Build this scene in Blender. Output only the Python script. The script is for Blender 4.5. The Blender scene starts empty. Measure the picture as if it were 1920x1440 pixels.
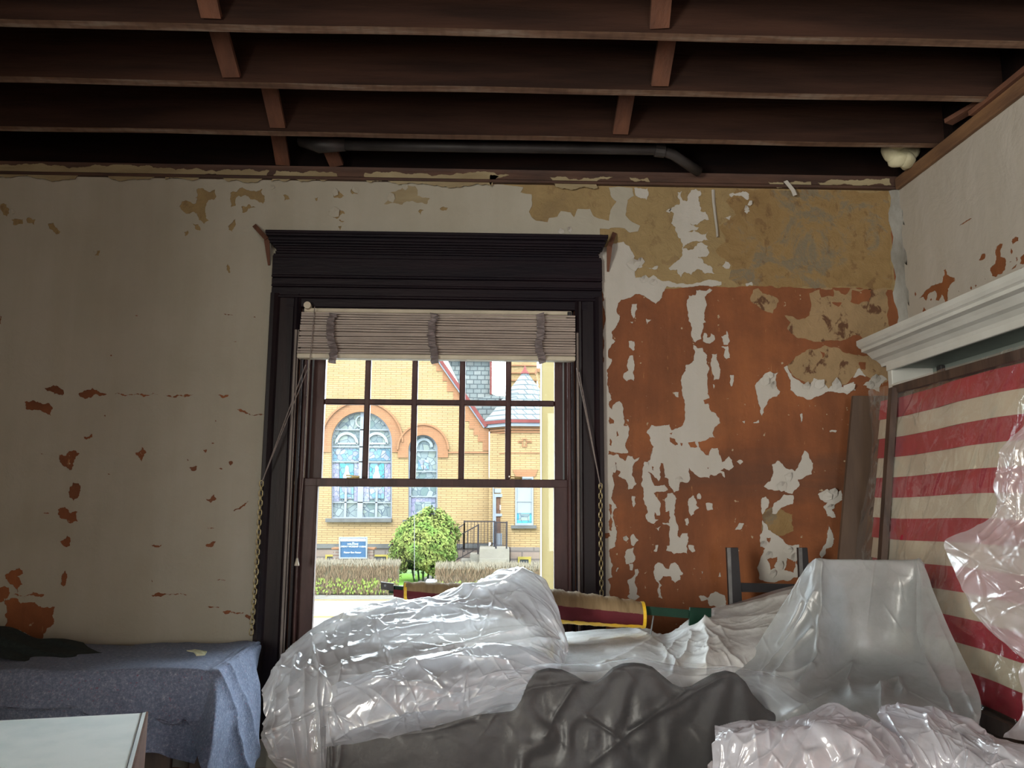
import bpy, math, random
import numpy as np
from mathutils import Vector, Matrix, noise as mnoise
random.seed(7)
C = bpy.context.scene.collection
# ---------------------------------------------------------------- camera, world, sun, daylight, exposure
F, PITCH, ROLL, YAW, CZ = 1500.0, .1485, .0059, .028, 1.6
fw = Vector((math.sin(YAW)*math.cos(PITCH), math.cos(YAW)*math.cos(PITCH), math.sin(PITCH)))
r0 = Vector((math.cos(YAW), -math.sin(YAW), 0)); u0 = r0.cross(fw)
rt = r0*math.cos(ROLL) + u0*math.sin(ROLL); up = u0*math.cos(ROLL) - r0*math.sin(ROLL)
cam = bpy.data.objects.new('camera', bpy.data.cameras.new('camera')); C.objects.link(cam)
cam.data.sensor_width = 36; cam.data.lens = 36*F/1920; cam.data.clip_start = .05; cam.data.clip_end = 400
m = Matrix.Identity(4)
for i in range(3):
    m[i][0] = rt[i]; m[i][1] = up[i]; m[i][2] = -fw[i]
m[2][3] = CZ
cam.matrix_world = m
bpy.context.scene.camera = cam

w = bpy.data.worlds.new('sky'); bpy.context.scene.world = w; w.use_nodes = True
bg = w.node_tree.nodes['Background']; bg.inputs[0].default_value = (.80, .91, 1, 1); bg.inputs[1].default_value = 18

def light(name, kind, loc, rot, energy, color=(1, 1, 1), **kw):
    l = bpy.data.lights.new(name, kind); l.energy = energy; l.color = color
    for k, v in kw.items(): setattr(l, k, v)
    o = bpy.data.objects.new(name, l); C.objects.link(o); o.location = loc; o.rotation_euler = rot
    return o
light('sun', 'SUN', (0, -10, 20), (math.radians(48), 0, math.radians(-28)), 5.4, (1, .95, .86), angle=math.radians(6))
# area lamps standing in for unseen left and rear windows; no openings built
light('side_window_stand_in', 'AREA', (-2.9, -2.0, 1.9), (0, math.radians(-90), 0), 300, (1, .97, .88), shape='RECTANGLE', size=2.0, size_y=1.3, spread=math.radians(158))
light('rear_window_stand_in', 'AREA', (1.3, -2.85, 1.9), (math.radians(90), 0, math.radians(-30)), 60, (.96, .98, 1), shape='RECTANGLE', size=1.2, size_y=1.8)
vs = bpy.context.scene.view_settings
bpy.context.scene.display_settings.display_device = 'sRGB'
vs.view_transform = 'Standard'; vs.look = 'None'; vs.gamma = 1; vs.use_curve_mapping = False; vs.exposure = 0.3

# ---------------------------------------------------------------- helpers
def ray(px, py): return fw + rt*((px-960)/F) - up*((py-720)/F)
def PY(px, py, Y):
    d = ray(px, py); d = d*(Y/d.y); return Vector((d.x, Y, CZ+d.z))
def PX(px, py, X):
    d = ray(px, py); d = d*(X/d.x); return Vector((X, d.y, CZ+d.z))
def PZ(px, py, Z):
    d = ray(px, py); d = d*((Z-CZ)/d.z); return Vector((d.x, d.y, Z))

class MB:
    def __init__(s): s.v = []; s.f = []; s.mi = []; s.cur = 0; s.sm = False
    def add(s, vs, fs):
        b = len(s.v); s.v += [Vector(v) for v in vs]
        for f in fs: s.f.append([b+i for i in f]); s.mi.append(s.cur)
        return s
    def box(s, x0, x1, y0, y1, z0, z1, bev=0):
        if bev <= 0:
            return s.add([(x, y, z) for x in (x0, x1) for y in (y0, y1) for z in (z0, z1)],
                [(0, 1, 3, 2), (4, 6, 7, 5), (0, 4, 5, 1), (2, 3, 7, 6), (0, 2, 6, 4), (1, 5, 7, 3)])
        # chamfered box: three loops of 8
        b = min(bev, abs(x1-x0)/2.01, abs(y1-y0)/2.01, abs(z1-z0)/2.01)
        def ring(z, i):
            return [(x0+i+b, y0+i, z), (x1-i-b, y0+i, z), (x1-i, y0+i+b, z), (x1-i, y1-i-b, z), (x1-i-b, y1-i, z), (x0+i+b, y1-i, z), (x0+i, y1-i-b, z), (x0+i, y0+i+b, z)]
        def ring2(z): 
            q = b
            return [(x0+q, y0+q, z), (x1-q, y0+q, z), (x1-q, y0+q, z), (x1-q, y1-q, z), (x1-q, y1-q, z), (x0+q, y1-q, z), (x0+q, y1-q, z), (x0+q, y0+q, z)]
        V = ring2(z0)+ring(z0+b, 0)+ring(z1-b, 0)+ring2(z1); fs = []
        for k in range(3):
            for j in range(8):
                a = k*8+j; c = k*8+(j+1) % 8; fs.append((a, c, c+8, a+8))
        fs.append((0, 7, 5, 3)[::1]); fs.append((24, 27, 29, 31)); fs[-2] = (7, 5, 3, 1)
        return s.add(V, fs)
    def beam(s, a, b, wd, ht, upv=(0, 0, 1)):
        a = Vector(a); b = Vector(b); d = (b-a).normalized(); sd = d.cross(Vector(upv))
        if sd.length < 1e-4: sd = d.cross(Vector((1, 0, 0)))
        sd.normalize(); u = sd.cross(d)
        V = []
        for p in (a, b):
            for i, j in ((-1, -1), (1, -1), (1, 1), (-1, 1)): V.append(p+sd*(i*wd/2)+u*(j*ht/2))
        return s.add(V, [(0, 1, 2, 3), (7, 6, 5, 4), (0, 4, 5, 1), (1, 5, 6, 2), (2, 6, 7, 3), (3, 7, 4, 0)])
    def tube(s, pts, r, n=8, cap=True):
        pts = [Vector(p) for p in pts]; V = []; fs = []
        rr = r if isinstance(r, (list, tuple)) else [r]*len(pts)
        pu = None
        for i, p in enumerate(pts):
            d = (pts[min(i+1, len(pts)-1)]-pts[max(i-1, 0)])
            d = d.normalized() if d.length > 1e-9 else Vector((0, 0, 1))
            if pu is None:
                pu = d.orthogonal().normalized()
            else:
                pu = (pu - d*pu.dot(d)); pu = pu.normalized() if pu.length > 1e-6 else d.orthogonal().normalized()
            q = d.cross(pu)
            for k in range(n):
                a = 2*math.pi*k/n; V.append(p+(pu*math.cos(a)+q*math.sin(a))*rr[i])
        for i in range(len(pts)-1):
            for k in range(n):
                fs.append((i*n+k, i*n+(k+1) % n, (i+1)*n+(k+1) % n, (i+1)*n+k))
        if cap: fs.append(tuple(range(n))[::-1]); fs.append(tuple((len(pts)-1)*n+k for k in range(n)))
        return s.add(V, fs)
    def prism(s, poly, vec):
        """poly: planar loop of 3D points, extruded by vec"""
        n = len(poly); vec = Vector(vec); V = [Vector(p) for p in poly]; V += [v+vec for v in V]
        return s.add(V, [tuple(range(n))[::-1], tuple(range(n, 2*n))]+[(i, (i+1) % n, n+(i+1) % n, n+i) for i in range(n)])
    def build(s, name, mat, parent=None, smooth=False, kind=None):
        me = bpy.data.meshes.new(name)
        off = Vector((0, 0, 0)); q = parent
        while q is not None: off += q.location; q = q.parent
        me.from_pydata([v-off for v in s.v], [], s.f)
        mats = mat if isinstance(mat, (list, tuple)) else [mat]
        for mm in mats: me.materials.append(mm)
        if len(mats) > 1: me.polygons.foreach_set('material_index', s.mi)
        if smooth: me.polygons.foreach_set('use_smooth', [True]*len(me.polygons))
        me.update()
        if not smooth:
            import bmesh
            bm = bmesh.new(); bm.from_mesh(me); bmesh.ops.recalc_face_normals(bm, faces=bm.faces); bm.to_mesh(me); bm.free()
        o = bpy.data.objects.new(name, me); C.objects.link(o); o.parent = parent
        if kind: o['kind'] = kind
        return o

def tag(o, label=None, cat=None, group=None, kind=None):
    if label: o['label'] = label
    if cat: o['category'] = cat
    if group: o['group'] = group
    if kind: o['kind'] = kind
    return o
def empty(name, loc, label=None, cat=None, group=None, kind=None):
    o = bpy.data.objects.new(name, None); C.objects.link(o); o.location = loc
    return tag(o, label, cat, group, kind)
def copy_tree(o, parent=None):
    c = o.copy(); C.objects.link(c)
    if parent is not None: c.parent = parent
    for ch in list(o.children): copy_tree(ch, c)
    return c

# ---------------------------------------------------------------- materials
def nodes(name):
    mt = bpy.data.materials.new(name); mt.use_nodes = True; nt = mt.node_tree
    return mt, nt, nt.nodes, nt.links, nt.nodes['Principled BSDF']
def ramp(N, stops):
    r = N.new('ShaderNodeValToRGB'); e = r.color_ramp.elements
    while len(e) < len(stops): e.new(.5)
    for i, (p, c) in enumerate(stops):
        e[i].position = p; e[i].color = (*c, 1) if len(c) == 3 else c
    return r
def coords(N, L, scale=(1, 1, 1), kind='Object'):
    t = N.new('ShaderNodeTexCoord'); mp = N.new('ShaderNodeMapping'); mp.inputs['Scale'].default_value = scale
    L.new(t.outputs[kind], mp.inputs[0]); return mp.outputs[0]
def noise(N, L, vec, scale, detail=4, rough=.55, dist=0):
    n = N.new('ShaderNodeTexNoise'); n.inputs['Scale'].default_value = scale; n.inputs['Detail'].default_value = detail
    n.inputs['Roughness'].default_value = rough; n.inputs['Distortion'].default_value = dist
    L.new(vec, n.inputs['Vector']); return n.outputs[0]
def mixc(N, L, fac, a, b):
    x = N.new('ShaderNodeMix'); x.data_type = 'RGBA'
    for s, v in ((0, fac), (6, a), (7, b)):
        if hasattr(v, 'links'): L.new(v, x.inputs[s])
        else: x.inputs[s].default_value = v if s == 0 else (*v, 1)
    return x.outputs[2]
def bump(N, L, bs, h, strength, dist=.01):
    b = N.new('ShaderNodeBump'); b.inputs['Strength'].default_value = strength; b.inputs['Distance'].default_value = dist
    L.new(h, b.inputs['Height']); L.new(b.outputs[0], bs.inputs['Normal']); return b
def mat(name, c1, c2=None, scale=6, rough=.7, bmp=.15, stretch=(1, 1, 1), metal=0, lo=.35, hi=.65, spec=.5, bdist=.01, detail=5):
    mt, nt, N, L, B = nodes(name)
    B.inputs['Roughness'].default_value = rough; B.inputs['Metallic'].default_value = metal
    B.inputs['Specular IOR Level'].default_value = spec
    v = coords(N, L, stretch); n = noise(N, L, v, scale, detail)
    if c2 is None: c2 = tuple(x*.8 for x in c1)
    r = ramp(N, [(lo, c1), (hi, c2)]); L.new(n, r.inputs[0]); L.new(r.outputs[0], B.inputs[0])
    if bmp: bump(N, L, B, noise(N, L, v, scale*5, 6), bmp, bdist)
    return mt

M = {}
M['wood_dark'] = mat('dark_varnish', (.017, .009, .011), (.008, .005, .008), 3, .42, .12, (6, 6, .6), spec=.2)
M['wood_dark_h'] = mat('dark_varnish_horizontal', (.014, .008, .012), (.007, .005, .009), 3, .45, .12, (.6, 6, 6), spec=.18)
M['sash'] = mat('sash_varnish', (.075, .030, .028), (.045, .018, .018), 4, .4, .1, (5, 5, 1), spec=.3)
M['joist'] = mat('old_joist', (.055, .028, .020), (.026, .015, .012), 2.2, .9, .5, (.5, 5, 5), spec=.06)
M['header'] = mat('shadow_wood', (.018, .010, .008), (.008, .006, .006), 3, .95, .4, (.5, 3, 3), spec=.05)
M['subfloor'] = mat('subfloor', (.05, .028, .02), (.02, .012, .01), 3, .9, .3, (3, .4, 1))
M['bridging'] = mat('bridging_wood', (.17, .07, .038), (.10, .042, .025), 5, .8, .4, (3, 1, .7))
M['beige'] = mat('slat_beige', (.36, .29, .245), (.28, .225, .195), 8, .45, .05, (1, 4, 4))
M['cream'] = mat('cream_metal', (.62, .56, .44), (.5, .45, .35), 8, .45, .05)
M['tape'] = mat('cloth_tape', (.36, .31, .31), (.26, .22, .22), 40, .85, .2)
M['brass'] = mat('dull_brass', (.45, .36, .18), (.25, .18, .08), 20, .35, .1, metal=.9)
M['chain'] = mat('brass_chain', (.55, .47, .27), (.32, .26, .13), 20, .35, .1, metal=.75)
M['cord'] = mat('cord', (.30, .25, .23), (.2, .17, .16), 60, .8, .1)
M['white'] = mat('white_trim_paint', (.62, .62, .58), (.52, .52, .48), 3, .45, .08)
M['shelf_in'] = mat('grey_green_interior', (.27, .31, .28), (.22, .26, .24), 3, .6, .08)
M['frame'] = mat('walnut_frame', (.085, .05, .035), (.04, .025, .02), 5, .45, .1, (5, 5, .7))
M['board'] = mat('brown_board', (.12, .075, .05), (.08, .05, .035), 4, .6, .1, (3, 3, .6))
M['red'] = mat('red_cotton', (.44, .016, .045), (.35, .012, .035), 8, .75, .15)
M['wht'] = mat('cream_cotton', (.66, .60, .46), (.56, .51, .40), 5, .8, .15)
M['foam'] = mat('spray_foam', (.62, .58, .40), (.48, .44, .28), 9, .7, .3)
M['pipe'] = mat('grey_pipe', (.05, .045, .045), (.025, .022, .022), 6, .5, .15)
M['black'] = mat('black_stain', (.02, .02, .024), (.012, .012, .014), 6, .4, .1)
M['black_edge'] = mat('worn_edge', (.22, .22, .22), (.12, .12, .12), 12, .5, .2)
M['green'] = mat('green_enamel', (.008, .036, .022), (.006, .024, .016), 8, .5, .05, spec=.12)
M['yellowrib'] = mat('yellow_ribbon', (.85, .55, .03), (.7, .42, .02), 8, .5, .05)
M['tan'] = mat('tan_canvas', (.27, .19, .10), (.20, .135, .07), 8, .85, .3, (6, 1, 1))
M['crimson'] = mat('crimson_canvas', (.11, .006, .014), (.08, .004, .01), 8, .8, .2)
M['sofa'] = mat('dark_sofa_fabric', (.020, .018, .019), (.012, .011, .012), 10, .9, .2)
M['cabinet'] = mat('dark_cabinet', (.055, .04, .036), (.035, .025, .024), 5, .5, .1)
M['floor'] = mat('floor_boards', (.09, .055, .04), (.05, .03, .022), 3, .6, .2, (3, .4, 1))
M['wall_plain'] = mat('plain_plaster', (.42, .38, .31), (.36, .33, .27), 3, .9, .1)
M['wall_dark'] = mat('darkened_unseen_wall', (.07, .05, .035), (.04, .03, .02), 3, .8, .1)  # unseen left wall, darkened to keep the far-left back wall dim
M['paper'] = mat('paint_chip_paper', (.70, .68, .45), (.6, .58, .38), 8, .8, .05)

def paint_mat(name, a, b):
    mt, nt, N, L, B = nodes(name); B.inputs['Roughness'].default_value = .75; B.inputs['Specular IOR Level'].default_value = .3
    v = coords(N, L)
    r = ramp(N, [(.3, a), (.7, b)]); L.new(noise(N, L, v, 1.6, 6, .6), r.inputs[0])
    # fine vertical roller marks and small stains
    v2 = coords(N, L, (6, 6, .5)); st = ramp(N, [(.4, (.86, .84, .78)), (.62, (1, 1, 1))]); L.new(noise(N, L, v2, 1.2, 4), st.inputs[0])
    x = N.new('ShaderNodeMix'); x.data_type = 'RGBA'; x.blend_type = 'MULTIPLY'; x.inputs[0].default_value = .35
    L.new(r.outputs[0], x.inputs[6]); L.new(st.outputs[0], x.inputs[7]); L.new(x.outputs[2], B.inputs[0])
    # hairline cracks and blisters
    b = bump(N, L, B, noise(N, L, v, 5, 8, .62, .4), .45, .02)
    return mt
M['paint'] = paint_mat('beige_paint_film', (.45, .425, .36), (.385, .36, .295))
M['paint_white'] = paint_mat('white_paint_film', (.55, .52, .48), (.47, .45, .41))
M['paint_right'] = paint_mat('right_wall_paint', (.50, .455, .40), (.44, .40, .35))

def plaster():
    mt, nt, N, L, B = nodes('bare_plaster'); B.inputs['Roughness'].default_value = .7; B.inputs['Specular IOR Level'].default_value = .35
    v = coords(N, L); vs_ = coords(N, L, (5, 5, .7)); vh = coords(N, L, (.8, 3, 6))
    r = ramp(N, [(.30, (.150, .054, .024)), (.46, (.225, .080, .032)), (.60, (.30, .108, .040)), (.74, (.23, .105, .052))])
    L.new(noise(N, L, v, 1.5, 8, .62, .3), r.inputs[0])
    stn = ramp(N, [(.3, (.72, .70, .68)), (.7, (1.18, 1.1, 1.0))]); L.new(noise(N, L, vs_, 1.6, 7, .65), stn.inputs[0])
    x = N.new('ShaderNodeMix'); x.data_type = 'RGBA'; x.blend_type = 'MULTIPLY'; x.inputs[0].default_value = .75
    L.new(r.outputs[0], x.inputs[6]); L.new(stn.outputs[0], x.inputs[7])
    # the darker brown belt of old glue
    sep = N.new('ShaderNodeSeparateXYZ'); L.new(v, sep.inputs[0])
    bnd = ramp(N, [(.0, (0, 0, 0)), (.35, (0, 0, 0)), (.5, (1, 1, 1)), (.65, (0, 0, 0))])
    mr = N.new('ShaderNodeMapRange'); mr.inputs[1].default_value = 1.45; mr.inputs[2].default_value = 2.35
    ad = N.new('ShaderNodeMath'); ad.operation = 'MULTIPLY_ADD'; ad.inputs[1].default_value = .35; L.new(noise(N, L, vh, 1.5, 6, .6), ad.inputs[0])
    L.new(sep.outputs[2], ad.inputs[2]); L.new(ad.outputs[0], mr.inputs[0]); L.new(mr.outputs[0], bnd.inputs[0])
    mu = N.new('ShaderNodeMath'); mu.operation = 'MULTIPLY'; mu.inputs[1].default_value = .55; L.new(bnd.outputs[0], mu.inputs[0])
    c = mixc(N, L, mu.outputs[0], x.outputs[2], (.10, .048, .03))
    # pale scratches and specks
    sp = ramp(N, [(.70, (0, 0, 0)), (.74, (1, 1, 1))]); L.new(noise(N, L, v, 38, 3, .5), sp.inputs[0])
    sc = ramp(N, [(.685, (0, 0, 0)), (.72, (.7, .7, .7))]); L.new(noise(N, L, coords(N, L, (14, 14, 2.4)), 4, 6, .6), sc.inputs[0])
    c = mixc(N, L, sp.outputs[0], c, (.42, .33, .22)); c = mixc(N, L, sc.outputs[0], c, (.40, .20, .085))
    L.new(c, B.inputs[0]); bump(N, L, B, noise(N, L, v, 22, 8, .65), .35, .012)
    return mt
M['plaster'] = plaster()
def ochre(name, stops, spots):
    mt, nt, N, L, B = nodes(name); B.inputs['Roughness'].default_value = .8; B.inputs['Specular IOR Level'].default_value = .25
    v = coords(N, L)
    r = ramp(N, stops); L.new(noise(N, L, v, 4.5, 10, .74, .6), r.inputs[0])
    sp = ramp(N, [(.36, (1, 1, 1)), (.42, (0, 0, 0))]); L.new(noise(N, L, coords(N, L, (1, 1, .7)), 17, 4, .6, .4), sp.inputs[0])
    mu = N.new('ShaderNodeMath'); mu.operation = 'MULTIPLY'; mu.inputs[1].default_value = spots; L.new(sp.outputs[0], mu.inputs[0])
    c = mixc(N, L, mu.outputs[0], r.outputs[0], (.12, .055, .03))
    L.new(c, B.inputs[0]); bump(N, L, B, noise(N, L, v, 16, 9, .7, .8), .6, .02)
    return mt
M['ochre'] = ochre('ochre_distemper', [(.25, (.24, .17, .09)), (.45, (.32, .23, .11)), (.62, (.35, .255, .125)), (.8, (.29, .21, .12))], .25)
M['ochre_stained'] = ochre('stained_distemper', [(.22, (.13, .10, .07)), (.38, (.26, .165, .07)), (.50, (.30, .195, .085)), (.58, (.21, .175, .12)), (.68, (.29, .175, .075)), (.85, (.17, .125, .08))], .4)
M['ochre_spot'] = ochre('spotted_distemper', [(.25, (.20, .145, .09)), (.45, (.33, .225, .12)), (.62, (.37, .25, .135)), (.8, (.24, .17, .11))], .95)
M['cornerpl'] = mat('grey_corner_plaster', (.34, .33, .30), (.16, .145, .12), 9, .95, .9, (1, 1, .4), lo=.4, hi=.7)
M['trim_old'] = mat('old_brown_trim', (.095, .045, .028), (.05, .025, .018), 6, .7, .3, (.5, 3, 3))
M['trim_cream'] = mat('cream_trim_paint', (.36, .30, .18), (.26, .20, .11), 5, .8, .5, (.6, 2, 2))
M['trim_right'] = mat('stained_lath', (.23, .12, .055), (.13, .065, .035), 6, .75, .4, (2, .5, 2))

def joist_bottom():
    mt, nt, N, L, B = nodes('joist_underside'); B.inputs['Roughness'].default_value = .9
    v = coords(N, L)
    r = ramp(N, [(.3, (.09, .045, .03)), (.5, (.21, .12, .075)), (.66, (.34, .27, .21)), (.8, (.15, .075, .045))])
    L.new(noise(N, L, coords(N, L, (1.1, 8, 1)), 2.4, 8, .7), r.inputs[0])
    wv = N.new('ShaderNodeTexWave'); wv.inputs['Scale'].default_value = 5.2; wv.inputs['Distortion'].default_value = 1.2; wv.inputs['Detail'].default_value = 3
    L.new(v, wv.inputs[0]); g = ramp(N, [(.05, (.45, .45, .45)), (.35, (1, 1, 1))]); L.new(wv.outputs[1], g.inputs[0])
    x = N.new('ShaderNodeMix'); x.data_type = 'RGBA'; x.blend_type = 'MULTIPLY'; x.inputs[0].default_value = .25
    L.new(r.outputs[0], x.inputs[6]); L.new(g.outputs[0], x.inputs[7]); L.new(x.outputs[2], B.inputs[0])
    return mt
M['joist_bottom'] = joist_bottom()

def felt():
    mt, nt, N, L, B = nodes('moving_blanket_felt'); B.inputs['Roughness'].default_value = .97; B.inputs['Specular IOR Level'].default_value = .1
    v = coords(N, L)
    r = ramp(N, [(.3, (.10, .125, .18)), (.5, (.165, .19, .27)), (.62, (.24, .265, .35)), (.7, (.45, .47, .56))]); L.new(noise(N, L, v, 85, 4, .8), r.inputs[0])
    fl = ramp(N, [(.66, (0, 0, 0)), (.72, (1, 1, 1))]); L.new(noise(N, L, v, 140, 2, .5), fl.inputs[0])
    c = mixc(N, L, fl.outputs[0], r.outputs[0], (.24, .10, .15))
    L.new(c, B.inputs[0]); bump(N, L, B, noise(N, L, v, 90, 5, .8), .7, .006)
    return mt
M['felt'] = felt(); M['felt'].node_tree.nodes['Principled BSDF'].inputs['Sheen Weight'].default_value = .2; M['felt'].node_tree.nodes['Principled BSDF'].inputs['Sheen Tint'].default_value = (.75, .82, 1, 1)
M['felt_green'] = mat('dark_green_cloth', (.022, .036, .035), (.012, .02, .022), 60, .97, .5)
def film(name, col, alpha, rough=.22, spec=1.0, trans=.5, dust=.0, bstr=.25):
    mt, nt, N, L, B = nodes(name); N.remove(B); out = N['Material Output']
    v = coords(N, L)
    d = N.new('ShaderNodeBsdfDiffuse'); t = N.new('ShaderNodeBsdfTranslucent'); tr = N.new('ShaderNodeBsdfTransparent'); g = N.new('ShaderNodeBsdfGlossy')
    r = ramp(N, [(.3, tuple(x*.86 for x in col)), (.65, col)]); L.new(noise(N, L, v, 6, 8, .65, .5), r.inputs[0])
    colr = r.outputs[0]
    if dust:
        dr = ramp(N, [(.45, (0, 0, 0)), (.75, (dust,)*3)]); L.new(noise(N, L, v, 14, 9, .75, 1), dr.inputs[0])
        colr = mixc(N, L, dr.outputs[0], colr, tuple(x*.45 for x in (col[0], col[1]*.95, col[2]*.85)))
    L.new(colr, d.inputs[0]); L.new(colr, t.inputs[0])
    g.inputs['Roughness'].default_value = rough; g.inputs[0].default_value = (1, 1, 1, 1)
    bp = N.new('ShaderNodeBump'); bp.inputs['Strength'].default_value = bstr; bp.inputs['Distance'].default_value = .01
    L.new(noise(N, L, v, 18, 5, .6, .6), bp.inputs['Height'])
    for n_ in (d, g): L.new(bp.outputs[0], n_.inputs['Normal'])
    m1 = N.new('ShaderNodeMixShader'); m1.inputs[0].default_value = trans; L.new(d.outputs[0], m1.inputs[1]); L.new(t.outputs[0], m1.inputs[2])
    m2 = N.new('ShaderNodeMixShader')
    lw = N.new('ShaderNodeLayerWeight'); lw.inputs[0].default_value = .35; L.new(bp.outputs[0], lw.inputs[1])
    mr = N.new('ShaderNodeMapRange'); mr.inputs[3].default_value = alpha; mr.inputs[4].default_value = min(1, alpha+.4);     L.new(mr.outputs[0], m2.inputs[0]); L.new(tr.outputs[0], m2.inputs[1]); L.new(m1.outputs[0], m2.inputs[2])
    m3 = N.new('ShaderNodeMixShader')
    pw = N.new('ShaderNodeMath'); pw.operation = 'POWER'; pw.inputs[1].default_value = 4; L.new(lw.outputs[1], pw.inputs[0])
    mm = N.new('ShaderNodeMath'); mm.operation = 'MULTIPLY_ADD'; mm.inputs[1].default_value = .6*spec; mm.inputs[2].default_value = .11*spec; mm.use_clamp = True; L.new(pw.outputs[0], mm.inputs[0]); L.new(pw.outputs[0], mr.inputs[0])
    L.new(mm.outputs[0], m3.inputs[0]); L.new(m2.outputs[0], m3.inputs[1]); L.new(g.outputs[0], m3.inputs[2]); L.new(m3.outputs[0], out.inputs[0])
    return mt
M['film_clear'] = film('clear_plastic_film', (.88, .90, .94), .66, .11, 1.0, .58, 0, .25)
M['film_inner'] = film('inner_fold_film', (.86, .88, .92), .48, .2, .8, .55)
M['film_bunch'] = film('bunched_plastic_film', (.86, .88, .93), .46, .14, .9, .6)
M['film_sofa'] = film('dusty_plastic_over_sofa', (.72, .74, .80), .04, .42, .28, .4, .35)
M['film_white'] = film('dusty_white_tarp', (.90, .91, .90), .96, .4, .4, .3, .5, .3)
M['film_chair'] = film('plastic_over_chair', (.66, .70, .71), .62, .33, .5, .45, .3)
M['film_pink'] = film('pinkish_plastic_film', (.76, .76, .83), .78, .16, .9, .45, .12, .25)
M['film_wrap'] = film('thin_wrap', (.75, .72, .70), .06, .10, 1.8, .4)
M['film_hang'] = film('hanging_plastic', (.74, .68, .69), .5, .2, .7, .5)
def glass():
    mt, nt, N, L, B = nodes('window_glass'); N.remove(B); out = N['Material Output']
    tr = N.new('ShaderNodeBsdfTransparent'); g = N.new('ShaderNodeBsdfGlossy'); g.inputs['Roughness'].default_value = .02
    tr.inputs[0].default_value = (.97, .98, .97, 1)
    ms = N.new('ShaderNodeMixShader'); fr = N.new('ShaderNodeFresnel'); fr.inputs[0].default_value = 1.3
    L.new(fr.outputs[0], ms.inputs[0]); L.new(tr.outputs[0], ms.inputs[1]); L.new(g.outputs[0], ms.inputs[2]); L.new(ms.outputs[0], out.inputs[0])
    return mt
M['glass'] = glass()

def brickmat(name, c1, c2, cm, bw, bh, mort=.012, rough=.85, axis='XZ', nscale=.6, bs=.5):
    mt, nt, N, L, B = nodes(name); B.inputs['Roughness'].default_value = rough; B.inputs['Specular IOR Level'].default_value = .2
    t = N.new('ShaderNodeTexCoord'); s = N.new('ShaderNodeSeparateXYZ'); cb = N.new('ShaderNodeCombineXYZ'); L.new(t.outputs['Object'], s.inputs[0])
    if axis == 'XZ':
        ad = N.new('ShaderNodeMath'); ad.operation = 'ADD'; L.new(s.outputs[0], ad.inputs[0]); L.new(s.outputs[1], ad.inputs[1]); L.new(ad.outputs[0], cb.inputs[0])
    else: L.new(s.outputs[1], cb.inputs[0])
    L.new(s.outputs[2], cb.inputs[1])
    b = N.new('ShaderNodeTexBrick'); b.inputs['Scale'].default_value = 1; b.inputs['Brick Width'].default_value = bw; b.inputs['Row Height'].default_value = bh
    b.inputs['Mortar Size'].default_value = mort; b.inputs['Color1'].default_value = (*c1, 1); b.inputs['Color2'].default_value = (*c2, 1); b.inputs['Mortar'].default_value = (*cm, 1)
    L.new(cb.outputs[0], b.inputs[0])
    r = ramp(N, [(.3, (.8, .8, .8)), (.7, (1.1, 1.08, 1.05))]); L.new(noise(N, L, t.outputs['Object'], nscale, 5), r.inputs[0])
    x = N.new('ShaderNodeMix'); x.data_type = 'RGBA'; x.blend_type = 'MULTIPLY'; x.inputs[0].default_value = .8
    L.new(b.outputs[0], x.inputs[6]); L.new(r.outputs[0], x.inputs[7]); L.new(x.outputs[2], B.inputs[0])
    bump(N, L, B, b.outputs[1], -bs, .02)
    return mt
M['brick'] = brickmat('yellow_brick', (0.1245, 0.0895, 0.0472), (0.1158, 0.0786, 0.0385), (0.0764, 0.0516, 0.0271), .42, .085, .016)
M['brick_orange'] = brickmat('orange_brick', (0.1031, 0.0529, 0.0284), (0.0944, 0.0459, 0.0240), (0.0743, 0.0398, 0.0227), .42, .085, .012)
M['brick_pier'] = brickmat('brown_pier_brick', (0.0686, 0.0485, 0.0398), (0.0573, 0.0385, 0.0314), (0.0856, 0.0743, 0.0642), .32, .10, .018)
M['slate'] = brickmat('slate_courses', (0.0799, 0.0856, 0.0856), (0.0573, 0.0672, 0.0699), (0.0284, 0.0341, 0.0371), .36, .22, .025, .6, nscale=1.6)
M['stone'] = brickmat('foundation_stone', (0.0603, 0.0516, 0.0472), (0.0856, 0.0616, 0.0498), (0.0428, 0.0354, 0.0328), .9, .3, .03, nscale=1.0)
M['bluestone'] = mat('blue_stone', (0.0428, 0.0428, 0.0415), (0.0284, 0.0284, 0.0284), 1.5, .8, .2)
M['sandstone'] = mat('concrete', (0.0887, 0.0799, 0.0655), (0.0769, 0.0686, 0.0573), 2, .85, .2)
M['maroon'] = mat('maroon_gutter', (0.0603, 0.0188, 0.0175), (0.0485, 0.0144, 0.0131), 3, .5, .05)
M['ext_white'] = mat('exterior_white', (0.0856, 0.0944, 0.1057), (0.0743, 0.0825, 0.0970), 3, .5, .03)
M['ext_yellow'] = mat('yellow_trim', (0.0701, 0.0561, 0.0271), (0.0621, 0.0484, 0.0214), 2, .6, .05, (3, 3, .5))
M['ext_yellow2'] = mat('basement_frame_yellow', (0.1166, 0.0900, 0.0227), (0.0939, 0.0751, 0.0188), 4, .6, .05)
M['curtain'] = mat('pale_shade', (0.0887, 0.0944, 0.1000), (0.0786, 0.0856, 0.0913), 2, .8, .05)
M['darkpane'] = mat('dark_pane', (0.0188, 0.0205, 0.0227), (0.0114, 0.0131, 0.0148), 3, .2, 0)
M['doorbrown'] = mat('door_panel', (0.0485, 0.0271, 0.0188), (0.0314, 0.0175, 0.0131), 5, .4, .05)
M['iron'] = mat('black_iron', (0.0148, 0.0131, 0.0140), (0.0096, 0.0083, 0.0096), 8, .5, .05)
M['blue'] = mat('sign_blue', (0.0161, 0.0376, 0.0677), (0.0131, 0.0319, 0.0581), 3, .45, .02)
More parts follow.
